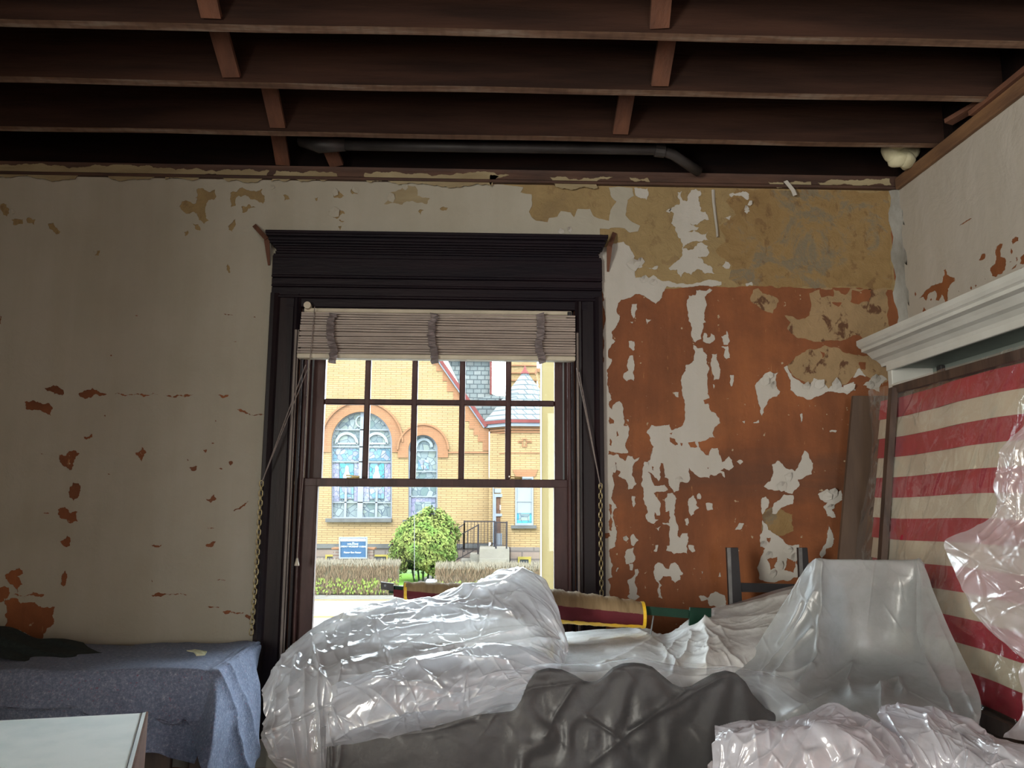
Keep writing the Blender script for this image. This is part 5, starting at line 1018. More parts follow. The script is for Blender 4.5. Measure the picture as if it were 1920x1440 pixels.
o = sheet('plastic_sheet', rowsE2, 340, 240, M['film_pink'], None, dE2, [([(1665, 1345), (1700, 1400), (1720, 1440)], .008, 5), ([(1737, 1340), (1742, 1370), (1770, 1420)], .010, 5)]); tag(o, 'crumpled pinkish plastic heap in the bottom right corner below the flag', 'plastic sheet')
# box under the two heaps
b = MB(); hz = PY(1500, 1420, 2.0).z-.04; b.box(PY(1360, 1420, 1.95).x, 1.15, 1.95, 2.12, .451, hz, .01); o = b.build('storage_box', M['tape'], None); tag(o, 'pale box under the pinkish plastic heaps', 'box')
# F: plastic hanging over the right side of the flag
rowsF = [[(1935, 790, 2.2), (1980, 770, 2.1), (2040, 760, 2.0)], [(1886, 850, 2.24), (1940, 850, 2.14), (2040, 850, 2.0)], [(1872, 905, 2.27), (1930, 920, 2.16), (2040, 930, 2.0)], [(1862, 968, 2.28), (1930, 985, 2.16), (2040, 1000, 2.0)], [(1778, 1018, 2.38), (1900, 1050, 2.16), (2040, 1060, 2.0)],
         [(1796, 1080, 2.34), (1900, 1110, 2.15), (2040, 1120, 2.0)], [(1830, 1150, 2.30), (1910, 1170, 2.15), (2040, 1180, 2.0)], [(1925, 1240, 2.14), (1960, 1240, 2.06), (2040, 1250, 2.0)]]
def dF(u, v, G): return folds(u, v, 50, 85, [.6, -.4, 1.3], .3, (.08, .35), .005, .006, .6)+.014*facet(u, v, .16, .9, 1.8, 111, 10)+.008*facet(u, v, .06, .2, 2, 115, 12)+.006*ridge(u, v, .08, .9, 4, 7)
o = sheet('plastic_sheet', rowsF, 150, 240, M['film_hang'], None, dF, [([(1920, 830), (1900, 950), (1840, 1010)], .012, 5), ([(1780, 1018), (1850, 1060), (1920, 1080)], .012, 5), ([(1800, 1080), (1870, 1000), (1930, 960)], .008, 5)]); tag(o, 'pinkish clear plastic hanging down across the right side of the flag', 'plastic sheet')
rowsG = [[(1945, 1225, 2.12), (1990, 1225, 2.0)], [(1908, 1260, 2.12), (1990, 1260, 2.0)], [(1918, 1330, 2.12), (1990, 1330, 2.0)], [(1888, 1368, 2.12), (1990, 1370, 2.0)], [(1880, 1382, 2.12), (1990, 1400, 2.0)]]
o = sheet('plastic_sheet', rowsG, 60, 90, M['film_hang'], None, lambda u, v, G: .02*facet(u, v, .06, 1.2, 2, 121, 12)); tag(o, 'narrow tail of clear plastic at the right edge below the flag', 'plastic sheet')
# wrap over the flag
Wr = []
for z in np.linspace(ztp+.06, zbt-.02, 8):
    Wr.append([FP(Y, z, .024) for Y in np.linspace(1.6, ys+.05, 8)]+[FP(ys+.22+.05*math.sin(z*6), z, .04), FP(ys+.27+.04*math.sin(z*6), z, 0)])
def dW(u, v, G): return folds(u, v, 120, 95, [.6, 1.2, -.5], .3, (.06, .3), .004, .005, .5)+.005*facet(u, v, .16, .9, 2.4, 131, 12)+.003*facet(u, v, .05, .7, 2.5, 135, 14)+.007*ridge(u, v, .09, 1.1, 5, 27, 4)+.004*ridge(u, v, .05, 1.5, 6, 37, 4)
o = sheet('plastic_wrap', Wr, 330, 200, M['film_wrap'], fl, dW, (), True, True)

# ---------------------------------------------------------------- banner on a green bar
bn = empty('rolled_banner', (.45, 3.2, 1.0), 'rolled tan, crimson and yellow banner on a dark green bar', 'banner')
def lerp2(a, c, t): return (a[0]+(c[0]-a[0])*t, a[1]+(c[1]-a[1])*t)
Yb = 3.42
axis = [PY(735, 1105, Yb), PY(1205, 1152, Yb-.2)]
def brad(t): return np.interp(t, [0, .05, .3, .6, .9, 1], [.030, .036, .052, .066, .056, .048])
def banner_at(t): return axis[0].lerp(axis[1], t)
def half(name, t0, t1, mt, rad, a0, a1, n=70, wob=.05, drop=0):
    b = MB(); V = []; m_ = 12
    for i in range(n+1):
        t = t0+(t1-t0)*i/n; c = banner_at(t)
        for j in range(m_+1):
            a = a0+(a1-a0)*j/m_; r_ = (rad/.044)*brad(t)*(1+wob*math.sin(t*90+j*.5)+wob*.7*math.sin(t*211+j))
            V.append(c+Vector((0, -math.cos(a)*r_, math.sin(a)*r_-drop)))
    fs = [(i*(m_+1)+j, i*(m_+1)+j+1, (i+1)*(m_+1)+j+1, (i+1)*(m_+1)+j) for i in range(n) for j in range(m_)]
    b.add(V, fs); return b.build(name, mt, bn, True)
half('tan_sleeve', .05, 1.0, M['tan'], .044, .12, 2.9, 90, .05)
half('crimson_cloth', 0.01, 1.0, M['crimson'], .0435, -1.0, .14, 60, .02)
half('yellow_lining', .3, .995, M['yellowrib'], .0445, -1.95, -.78, 80, .02, .002)
half('tan_lining', .3, .995, M['tan'], .046, -3.2, -1.9, 60, .03, .006)
for t in (.06, 1.0):
    c = banner_at(t); b = MB(); b.tube([c+Vector((-.006, 0, -.002)), c+Vector((.006, 0, -.002))], float(brad(t))*1.07, 20); b.build('yellow_band', M['yellowrib'], bn)
bar_e = PY(1300, 1152, Yb-.235)
b = MB(); b.beam(banner_at(-.01), bar_e, .012, .032); b.build('green_bar', M['green'], bn)
b = MB(); V = [PY(x, y, Yb-.26) for x, y in ((1294, 1139), (1334, 1141), (1333, 1176), (1292, 1173))]; b.prism(V, (0, .012, 0)); b.build('end_plate', M['green'], bn)
b = MB(); V = [PY(x, y, Yb-.02) for x, y in ((714, 1091), (738, 1094), (738, 1108), (714, 1105))]; b.prism(V, (0, .01, 0)); bo = b.build('end_bracket', M['black'], bn)
b = MB(); c = PY(722, 1098, Yb-.022); b.tube([c, c+Vector((0, .003, 0))], .005, 10); b.build('bolt_hole', M['sign_white'], bo)
b = MB(); b.tube([PY(1225, 1155, Yb-.2), PY(1219, 1195, Yb-.2)], .003, 6); b.build('white_tie', M['sign_white'], bn)

# ---------------------------------------------------------------- blanket covered table, left
BZ = .969
bt = empty('felt_covered_table', (-1.8, 3.5, 0), 'long dark table under the grey felt blanket', 'table')
b = MB(); b.box(-2.93, -1.045, 3.19, 3.80, BZ-.045, BZ-.008, .006); b.build('tabletop', M['frame'], bt)
for xx in (-2.9, -1.12):
    for yy in (3.22, 3.72): b = MB(); b.box(xx, xx+.06, yy, yy+.06, 0, BZ-.045, .004); b.build('leg', M['frame'], bt)
b = MB(); b.box(-2.3, -1.25, 3.4, 3.42, 0.2, BZ-.05, .004); b.build('back_board', M['frame'], bt)
cx_ = (-440, 60, 180, 290, 372)
rowsK = [[(x*1.0+(60 if x > 100 else 20)*(1 if x > 0 else 0)*.8+(120 if x < 0 else 0), 1208-.004*x, 3.80) for x in cx_]+[(455, 1205, 3.80), (476, 1204, 3.80), (484, 1205, 3.81)],
 [(x+(25 if x > 100 else 8), 1229, 3.48) for x in cx_]+[(430, 1228, 3.5), (462, 1216, 3.66), (487, 1207, 3.80)],
 [(x, 1252, 3.22) for x in cx_]+[(400, 1253, 3.21), (448, 1228, 3.5), (488, 1211, 3.79)],
 [(x, 1262, 3.165) for x in cx_]+[(404, 1264, 3.16), (456, 1240, 3.48), (488, 1222, 3.78)],
 [(-440, 1285, 3.15), (60, 1290, 3.14), (180, 1296, 3.14), (290, 1300, 3.14), (372, 1302, 3.15), (410, 1310, 3.08), (462, 1290, 3.45), (487, 1262, 3.76)],
 [(-440, 1300, 3.12), (60, 1318, 3.12), (180, 1330, 3.12), (285, 1338, 3.12), (362, 1344, 3.14), (404, 1372, 3.00), (465, 1350, 3.42), (486, 1330, 3.74)],
 [(-440, 1310, 3.12), (60, 1326, 3.12), (180, 1338, 3.12), (283, 1346, 3.12), (352, 1352, 3.14), (385, 1452, 2.98), (455, 1450, 3.3), (474, 1420, 3.70)]]
def dK(u, v, G):
    z = G[..., 2]; h = np.clip((BZ-.02-z)/.12, 0, 1)
    return .012*(vnoise(u/.16, v/.14, 6)-.5)+.004*(vnoise(u/.05, v/.05, 3)-.5)+h*(.022*np.sin(u*16+1.5*np.sin(u*5))+.016*(vnoise(u/.07, v/.3, 9)-.5))+.004
o = sheet('felt_blanket', rowsK, 380, 170, M['felt'], None, dK, [([(404, 1262), (440, 1330), (455, 1440)], .02, 5), ([(392, 1268), (372, 1340), (365, 1350)], -.02, 10), ([(425, 1250), (455, 1310), (470, 1420)], .018, 5)], thick=.006)
tag(o, 'grey felt moving blanket spread over the table left of the window', 'blanket')
# second, lower layer of blanket
rows2 = [[(x, y, 3.20) for x, y in ((-40, 1300), (120, 1300), (250, 1300), (310, 1300), (355, 1300))], [(x, y, 3.19) for x, y in ((-40, 1360), (120, 1360), (280, 1370), (345, 1390), (378, 1380))], [(x, y, 3.18) for x, y in ((-40, 1440), (120, 1440), (270, 1412), (322, 1422), (365, 1432))]]
o = sheet('felt_blanket', rows2, 160, 80, M['felt'], None, lambda u, v, G: .03*facet(u, v, .2, 1.4, 2, 141, 5)); tag(o, 'lower grey felt blanket hanging under the table front', 'blanket')
# dark green cloth heap at far left
rows3 = [[(-60, 1180, 3.7), (20, 1186, 3.7), (80, 1200, 3.75), (150, 1208, 3.78)], [(-60, 1172, 3.6), (5, 1176, 3.6), (70, 1200, 3.62), (160, 1216, 3.66)], [(-60, 1195, 3.45), (10, 1200, 3.45), (90, 1222, 3.5), (190, 1232, 3.55)], [(-60, 1230, 3.3), (30, 1236, 3.3), (110, 1243, 3.35), (200, 1240, 3.5)]]
o = sheet('green_cloth', rows3, 100, 60, M['felt_green'], None, lambda u, v, G: .03*facet(u, v, .16, .6, 2, 151, 6)+.01); tag(o, 'dark green cloth lying on the felt blanket at the far left', 'cloth')
# paint chip on the blanket
b = MB(); c = [PZ(x, y, BZ+.016) for x, y in ((350, 1222), (365, 1218), (372, 1222), (388, 1224), (384, 1229), (368, 1230), (362, 1224))]
b.prism(c, (0, 0, .002)); o = b.build('paint_chip', M['paper'], None); tag(o, 'pale yellow paint chip lying on the grey felt blanket', 'chip')
for v in o.data.vertices:
    if v.index % 3 == 0: v.co.z += .006

# ---------------------------------------------------------------- white case, bottom left
wz = .98
A0, A1, A2 = PZ(266, 1337, wz), PZ(236, 1445, wz), PZ(-60, 1354, wz)
wc = empty('white_case', (A0.x-.2, A0.y-.3, 0), 'scuffed white panel-topped case with a brown edge in the left foreground', 'case')
M['case'] = mat('scuffed_white', (.84, .87, .84), (.66, .73, .71), 4, .5, .1, lo=.45, hi=.72)
d1 = (A1-A0).normalized(); A3 = A0+d1*.7; A4 = A2+d1*.7
b = MB(); b.prism([A0, A2, A4, A3], (0, 0, -.02)); b.build('top_panel', M['case'], wc)
E0 = PZ(277, 1334, wz-.0); ex = (E0-A0); ex.z = 0
def shift(k): return [A0+ex*k, A3+ex*k]
b = MB(); p, q = shift(.0); p2, q2 = shift(.72); b.prism([p, q, q2, p2], (0, 0, -.55)); b.build('side_panel', M['case'], wc)
b = MB(); p, q = shift(.72); p2, q2 = shift(1.1); b.prism([p, q, q2, p2], (0, 0, -.55)); b.build('brown_edge', M['bridging'], wc)
b = MB(); b.prism([A0+Vector((0, 0, .003)), A3+Vector((0, 0, .003)), A3+ex*.1+Vector((0, 0, .003)), A0+ex*.1+Vector((0, 0, .003))], (0, 0, -.02)); b.build('metal_bead', M['pipe'], wc)
b = MB(); p = [A0, A2, A4, A3]; b.prism([v+Vector((0, 0, -.02)) for v in p], (0, 0, -.5)); b.build('body', M['case'], wc)
b = MB(); b.prism([v+Vector((0, 0, -.52)) for v in p], (0, 0, -(wz-.52))); b.build('stand', M['cabinet'], wc)

# ================================================================= outside
GZ = -1.1
def E(x, y, Y): return PY(x, y, Y)
YC = 32.0
b = MB(); b.box(-60, 60, 4.6, 15.2, GZ-.3, GZ-.12); o = b.build('near_verge', M['concrete']); o['kind'] = 'structure'
yk = PZ(800, 1117, GZ).y; yh = PZ(800, 1100, GZ).y
b = MB(); b.box(-60, 60, 4.6, yk, GZ-.2, GZ-.1); road = b.build('street', M['asphalt']); road['kind'] = 'structure'
b = MB(); b.box(-60, 60, yk, yh+.4, GZ-.2, GZ); o = b.build('pavement', M['concrete']); o['kind'] = 'structure'
b = MB(); b.box(-60, 60, yk-.15, yk, GZ-.2, GZ-.03); o = b.build('kerb', M['concrete']); o['kind'] = 'structure'
b = MB(); b.box(-60, 60, yk-.36, yk-.22, GZ-.1, GZ-.092); b.build('road_line', M['line'], road)
b = MB(); b.box(-60, 60, yh+.4, YC+6, GZ-.3, GZ+.0); o = b.build('lawn', M['grass']); o['kind'] = 'structure'
yl = PZ(600, 1157, GZ-.1).y
for d in (-.12, .05): b = MB(); b.box(-60, 60, yl+d, yl+d+.09, GZ-.1, GZ-.092); b.build('road_line', M['line'], road)
p1, p2 = PZ(778, 1096, GZ), PZ(850, 1096, GZ); p3, p4 = PZ(852, 1072, GZ), PZ(815, 1072, GZ)
b = MB(); b.prism([v+Vector((0, 0, .0)) for v in (p1, p2, p3, p4)], (0, 0, .03)); o = b.build('path', M['concrete']); o['kind'] = 'structure'
# near yellow post outside the window
b = MB(); pa, pb = E(1014, 900, 12), E(1048, 900, 12); b.box(pa.x, pb.x, 12, 12.25, GZ-.1, 6.5, .01); o = b.build('porch_post', M['ext_yellow']); tag(o, 'yellow painted board post outside the window, beside the turret at the right', 'post')
b = MB(); b.box(pa.x-.004, pa.x+.012, 11.985, 12, GZ-.1, 6.5); b.build('corner_bead', M['sign_white'], o)

# ---- church
ch_ = empty('church', (0, YC, GZ), 'yellow brick church with arched stained glass windows across the street', 'church')
def cpart(name, b, mt, par=None, sm=False): return b.build(name, mt, par or ch_, sm)
def arch_pts(cx, cy, r, n=20, a0=math.pi, a1=0): return [(cx+r*math.cos(a0+(a1-a0)*i/n), cy-r*math.sin(a0+(a1-a0)*i/n)) for i in range(n+1)]
W1 = dict(cx=678, cy=829, r=57, bot=972, R=76, leg=848); W2 = dict(cx=793, cy=843, r=27.5, bot=975, R=47, leg=858)
xr = 917
gable = [(430, 1060), (430, 300), (560, 300), (825, 672), (917, 806), (917, 1060)]
def opening(W): return arch_pts(W['cx'], W['cy'], W['r'])+[(W['cx']+W['r'], W['bot']), (W['cx']-W['r'], W['bot'])]
def xlayer(name, loops, Y, thick, mt, par=ch_):
    cu = bpy.data.curves.new(name, 'CURVE'); cu.dimensions = '2D'; cu.fill_mode = 'BOTH'; cu.extrude = thick/2
    for lp in loops:
        q = [E(x, y, Y) for x, y in lp]; sp = cu.splines.new('POLY'); sp.points.add(len(q)-1); sp.use_cyclic_u = True
        for i, p in enumerate(q): sp.points[i].co = (p.x, p.z, 0, 1)
    tmp = bpy.data.objects.new('tmp', cu); C.objects.link(tmp); dg = bpy.context.evaluated_depsgraph_get(); dg.update()
    me = bpy.data.meshes.new_from_object(tmp.evaluated_get(dg)); bpy.data.objects.remove(tmp); bpy.data.curves.remove(cu)
    off = Vector(); q = par
    while q is not None: off += q.location; q = q.parent
    for v in me.vertices: a, c, d = v.co; v.co = Vector((a, Y+thick/2+d, c))-off
    me.materials.clear(); me.materials.append(mt); me.name = name; o = bpy.data.objects.new(name, me); C.objects.link(o); o.parent = par; return o
xlayer('gable_wall', [gable, opening(W1), opening(W2)], YC, .5, M['brick'])
# orange arches
def arch_band(W, x_lo=None):
    out = arch_pts(W['cx'], W['cy'], W['R'], 28); inn = arch_pts(W['cx'], W['cy'], W['r'], 28)[::-1]
    L_, R_ = W['cx']-W['R'], W['cx']+W['R']
    return [(L_, W['leg'])]+out+[(R_, W['leg']), (W['cx']+W['r'], W['leg'])]+inn+[(W['cx']-W['r'], W['leg'])]
xlayer('window_arch', [arch_band(W1)], YC-.05, .06, M['brick_orange'])
xlayer('window_arch', [arch_band(W2)], YC-.07, .06, M['brick_orange'])
def hood(W):
    out = arch_pts(W['cx'], W['cy'], W['R']+2.2, 28); inn = arch_pts(W['cx'], W['cy'], W['R']-1, 28)[::-1]; return out+inn
xlayer('arch_hood', [hood(W1)], YC-.12, .12, M['brick_orange']); xlayer('arch_hood', [hood(W2)], YC-.13, .12, M['brick_orange'])
# stepped orange quoins along the gable
q = [(805, 660), (812, 684), (818, 684), (818, 696), (830, 696), (830, 714), (838, 714), (838, 734), (850, 734), (850, 750), (862, 750), (862, 768), (872, 768), (872, 790), (880, 790), (880, 804), (888, 804), (888, 816), (896, 816), (896, 828), (905, 828), (905, 845), (917, 845), (917, 806), (825, 672), (817, 660)]
xlayer('stepped_quoins', [q], YC-.03, .03, M['brick_orange'])
xlayer('string_course', [[(838, 847), (917, 847), (917, 850), (838, 850)]], YC-.06, .06, M['brick_orange'])
# gable rake boards
b = MB(); b.beam(E(815, 660, YC-.1), E(912, 800, YC-.1), .3, .14, (0, 0, 1)); cpart('rake_board', b, M['maroon'])
b = MB(); b.beam(E(811, 662, YC-.14), E(908, 802, YC-.14), .1, .05, (0, 0, 1)); cpart('rake_moulding', b, M['ext_white'])
# foundation
xlayer('water_table', [[(430, 1020), (917, 1020), (917, 1028), (430, 1028)]], YC-.1, .1, M['bluestone'])
xlayer('foundation', [[(430, 1028), (917, 1028), (917, 1068), (430, 1068)]], YC-.05, .08, M['stone'])
# windows
def bars(W, par, vx, hz, wv=1.6, wh=1.4):
    Yw = YC+.18
    def b_(x0, y0, x1, y1, t):
        A, B_ = E(x0, y0, Yw), E(x1, y1, Yw); q = MB(); k = t/F*YC
        q.beam(A, B_, .06, k, (1, 0, 0) if abs(x0-x1) < 1 else (0, 0, 1)) if False else q.box(min(A.x, B_.x)-(k/2 if abs(x0-x1) < 1 else 0), max(A.x, B_.x)+(k/2 if abs(x0-x1) < 1 else 0), Yw-.05, Yw, min(A.z, B_.z)-(k/2 if abs(y0-y1) < 1 else 0), max(A.z, B_.z)+(k/2 if abs(y0-y1) < 1 else 0))
        q.build('glazing_bar', M['ext_white'], par)
    for x, y0, t in vx: b_(x, y0, x, W['bot'], t)
    for y in hz:
        dx = W['r'] if y > W['cy'] else math.sqrt(max(1, W['r']**2-(W['cy']-y)**2)); b_(W['cx']-dx, y, W['cx']+dx, y, wh)
def church_window(W, vx, hz, panes, lab):
    wr = empty('arched_window', (0, 0, 0)); wr.parent = ch_; wr['label'] = lab
    fr_ = opening(W); inn = arch_pts(W['cx'], W['cy'], W['r']-2.2)+[(W['cx']+W['r']-2.2, W['bot']-2.5), (W['cx']-W['r']+2.2, W['bot']-2.5)]
    xlayer('window_frame', [fr_, inn], YC+.12, .1, M['ext_white'], wr)
    bars(W, wr, vx, hz)
    for pi_, (x0, y0, x1, y1, mt) in enumerate(panes):
        if y0 is None:
            lp = arch_pts(W['cx'], W['cy'], W['r']-1)+[(W['cx']+W['r']-1, W['bot']-1), (W['cx']-W['r']+1, W['bot']-1)]; xlayer('pane', [lp], YC+.24, .02, mt, wr)
        else: xlayer('pane', [[(x0, y0), (x1, y0), (x1, y1), (x0, y1)]], YC+.215-.003*pi_, .02, mt, wr)
    return wr
wr = church_window(W1, [(678, 774, 3.4), (648, 915, 2.2), (706, 915, 2.2)], [806, 838, 866, 942], [(0, None, 0, 0, M['glass_grey']), (624, 841, 675, 864, M['glass_blue']), (681, 841, 732, 864, M['glass_blue']), (624, 869, 636, 940, M['glass_lilac']), (664, 869, 675, 940, M['glass_lilac']), (681, 869, 692, 940, M['glass_lilac']), (721, 869, 732, 940, M['glass_lilac']),
    (637, 869, 663, 912, M['glass_teal']), (693, 869, 720, 912, M['glass_teal']), (637, 914, 663, 935, M['glass_blue']), (693, 914, 720, 935, M['glass_blue'])], 'wide arched window, twin lights')
for cx in (650, 706):
    xlayer('glass_figure', [[(cx-3, 876), (cx, 872), (cx+4, 876), (cx+4, 884), (cx+7, 892), (cx+6, 906), (cx-7, 906), (cx-7, 892), (cx-3, 884)]], YC+.165, .01, M['figure'], wr)
    xlayer('glass_arc', [arch_pts(cx, 832, 22, 16)+arch_pts(cx, 832, 17, 16)[::-1]], YC+.165, .01, M['figure'], wr)
    xlayer('glass_arc', [[(cx-20, 830), (cx+20, 830), (cx+20, 833), (cx-20, 833)]], YC+.165, .01, M['figure'], wr)
xlayer('glass_arc', [arch_pts(678, 790, 12, 24, math.pi, -math.pi)[:-1], arch_pts(678, 790, 9.5, 24, math.pi, -math.pi)[:-1]], YC+.165, .01, M['figure'], wr)
wr = church_window(W2, [(769, 843, 1.5)], [845, 884, 931], [(0, None, 0, 0, M['glass_grey']), (770, 933, 817, 972, M['glass_lilac']), (778, 941, 808, 960, M['glass_grey']), (784, 862, 793, 880, M['glass_blue']), (795, 862, 804, 880, M['glass_blue'])], 'narrow arched window')
xlayer('glass_arc', [arch_pts(795, 838, 17, 16)+arch_pts(795, 838, 12, 16)[::-1]], YC+.165, .01, M['figure'], wr)
for (x0, x1, y) in ((610, 734, 972), (755, 824, 975)):
    xlayer('stone_sill', [[(x0, y), (x1, y), (x1, y+7), (x0, y+7)]], YC-.2, .5, M['bluestone'])
# basement windows
for (x0, y0, x1, y1, dpth) in ((610, 1040, 632, 1062, 0), (699, 1040, 727, 1056, 0), (765, 1044, 805, 1066, 0)):
    bw = empty('basement_window', (0, 0, 0)); bw.parent = ch_
    xlayer('window_frame', [[(x0, y0), (x1, y0), (x1, y1), (x0, y1)], [(x0+3, y0+3.5), (x1-3, y0+3.5), (x1-3, y1-2), (x0+3, y1-2)]], YC-.09, .1, M['ext_yellow2'], bw)
    xlayer('pane', [[(x0+2, y0+2), (x1-2, y0+2), (x1-2, y1-1), (x0+2, y1-1)]], YC-.055, .02, M['darkpane'], bw)
# octagonal turret
ctr = E(983.5, 900, YC+.55); s_ = 52/F*YC; Rr = s_/2/math.sin(math.pi/8)
def octo(R_, z, c=ctr): return [Vector((c.x+R_*math.cos(math.pi/8+k*math.pi/4-math.pi/2), c.y+R_*math.sin(math.pi/8+k*math.pi/4-math.pi/2), z)) for k in range(8)]
def ring_wall(name, R_, z0, z1, mt, par=None):
    b = MB(); b.prism(octo(R_, z0), (0, 0, z1-z0)); return cpart(name, b, mt, par)
tz = lambda y: E(983, y, YC-.8).z
tur = empty('turret', (0, 0, 0)); tur.parent = ch_
ring_wall('turret_wall', Rr, tz(1026), tz(797), M['brick'], tur)
ring_wall('foundation', Rr+.06, GZ, tz(1026), M['stone'], tur)
for i, y in enumerate((812, 807, 802)): ring_wall('corbel_course', Rr+.05+.05*i, tz(y), tz(y-4), M['brick_orange'], tur)
ring_wall('string_course', Rr+.03, tz(850), tz(848), M['brick_orange'], tur)
ring_wall('eave_board', Rr+.30, tz(800), tz(794), M['ext_white'], tur); ring_wall('gutter', Rr+.38, tz(794), tz(788), M['maroon'], tur)
b = MB(); lv = [(Rr+.38, tz(788)), (Rr*1.0, tz(770)), (Rr*.68, tz(742)), (Rr*.34, tz(712)), (.13, tz(690))]
V = []
for R_, z in lv: V += octo(R_, z)
fs = [(i*8+k, i*8+(k+1) % 8, (i+1)*8+(k+1) % 8, (i+1)*8+k) for i in range(len(lv)-1) for k in range(8)]+[tuple(range(len(lv)*8-8, len(lv)*8))]
b.add(V, fs); cpart('slate_roof', b, M['slate'], tur)
b = MB(); c_ = Vector((ctr.x, ctr.y, 0)); b.tube([c_+Vector((0, 0, tz(691))), c_+Vector((0, 0, tz(683))), c_+Vector((0, 0, tz(675)))], [.2, .08, .02], 10); cpart('finial', b, M['maroon'], tur)
# details on the turret front face
Yt = ctr.y-Rr*math.cos(math.pi/8)
def tf(name, lp, mt, th=.05, par=tur, dy=0): return xlayer(name, lp if isinstance(lp[0], list) else [lp], Yt-th-dy, th, mt, par)
tf('brick_cross', [[(971, 826), (979, 826), (979, 822), (988, 822), (988, 826), (997, 826), (997, 830), (988, 830), (988, 838), (979, 838), (979, 830), (971, 830)], [(973, 828), (981, 828), (981, 824), (986, 824), (986, 828), (995, 828), (995, 829), (986, 829), (986, 836), (981, 836), (981, 829), (973, 829)]], M['brick_orange'], .04)
tf('flat_arch', [(961, 880), (1009, 880), (1003, 894), (967, 894)], M['brick_orange'], .04)
tw = empty('turret_window', (0, 0, 0)); tw.parent = tur
tf('window_frame', [[(966, 894), (1000, 894), (1000, 985), (966, 985)], [(969, 897), (997, 897), (997, 981), (969, 981)]], M['ext_white'], .06, tur)
tf('window_shade', [(969, 897), (997, 897), (997, 962), (969, 962)], M['curtain'], .02, tur); tf('pane', [(969, 962), (997, 962), (997, 981), (969, 981)], M['glass_teal'], .02, tur)
tf('leaded_light', [(973, 963), (993, 963), (993, 976), (973, 976)], M['glass_grey'], .01, tur, .02)
tf('glazing_bar', [(969, 939), (997, 939), (997, 941), (969, 941)], M['ext_white'], .03, tur, .02)
tf('stone_sill', [(958, 985), (1006, 985), (1006, 991), (958, 991)], M['bluestone'], .16, tur)
tf('basement_frame', [[(971, 1044), (996, 1044), (996, 1060), (971, 1060)], [(975, 1049), (991, 1049), (991, 1059), (975, 1059)]], M['ext_yellow2'], .1, tur)
tf('basement_pane', [(975, 1049), (991, 1049), (991, 1059), (975, 1059)], M['darkpane'], .07, tur)
# door in the corner between gable and turret
Yd = YC-.45
b = MB(); pa, pb = E(917, 900, Yd), E(956, 900, Yd); b.box(pa.x, pb.x, Yd+.12, YC+.2, GZ+1.2, E(930, 812, Yd).z); cpart('door_bay', b, M['brick'])
xlayer('transom', [[(927, 916), (950, 916), (950, 924), (927, 924)]], Yd+.06, .05, M['curtain']); dd = xlayer('storm_door', [[(926, 926), (951, 926), (951, 1025), (926, 1025)], [(930, 932), (948, 932), (948, 963), (930, 963)], [(930, 968), (948, 968), (948, 1000), (930, 1000)]], Yd+.02, .06, M['ext_white'])
xlayer('door_panel', [[(930, 932), (948, 932), (948, 963), (930, 963)]], Yd+.085, .01, M['doorbrown'], dd); xlayer('door_panel', [[(930, 968), (948, 968), (948, 1000), (930, 1000)]], Yd+.085, .01, M['doorbrown'], dd); xlayer('notice', [[(937, 947), (946, 947), (946, 956), (937, 956)]], Yd+.07, .01, M['sign_white'], dd)
xlayer('door_jamb', [[(924, 914), (926, 914), (926, 1025), (924, 1025)]], Yd, .1, M['ext_white'])
# main slate roof and tower behind
Yr = YC+6
xlayer('main_roof', [[(822, 640), (921, 640), (921, 738), (932, 742), (948, 758), (958, 792), (905, 800), (880, 760)]], Yr, .3, M['slate'])
xlayer('lower_roof', [[(880, 750), (925, 742), (945, 742), (960, 770), (960, 792), (905, 796)]], YC+1.2, .2, M['slate'])
xlayer('ridge_flashing', [[(918.5, 640), (922.5, 640), (922.5, 739), (918.5, 739)]], Yr-.3, .2, M['maroon'])
xlayer('ridge_flashing', [[(822, 672), (921, 672), (921, 676), (822, 676)]], Yr-.3, .2, M['maroon'])
b = MB(); b.tube([E(938, 748, YC+1), E(926, 790, YC+.9)], .05, 6); cpart('valley_flashing', b, M['iron'])
xlayer('rear_tower', [[(955, 560), (1007, 560), (1007, 800), (955, 800)]], Yr+3, 2.0, M['brick'])
for y in (684, 698, 712, 726): xlayer('tower_course', [[(955, y), (1007, y), (1007, y+2), (955, y+2)]], Yr+2.9, .1, M['brick_orange'])
xlayer('rear_chimney', [[(1008, 692), (1040, 692), (1040, 800), (1010, 800), (1011, 715), (1007, 700)]], Yr+1, 1.0, M['brick'])
xlayer('chimney_cap', [[(1005, 690), (1042, 690), (1042, 697), (1008, 697)]], Yr+.8, 1.4, M['brick_orange'])
xlayer('side_aisle_wall', [[(1000, 800), (1500, 800), (1500, 1068), (1000, 1068)]], YC+2.5, .4, M['brick'])
xlayer('side_aisle_roof', [[(1000, 760), (1480, 760), (1510, 802), (1000, 802)]], YC+2.3, .5, M['slate'])
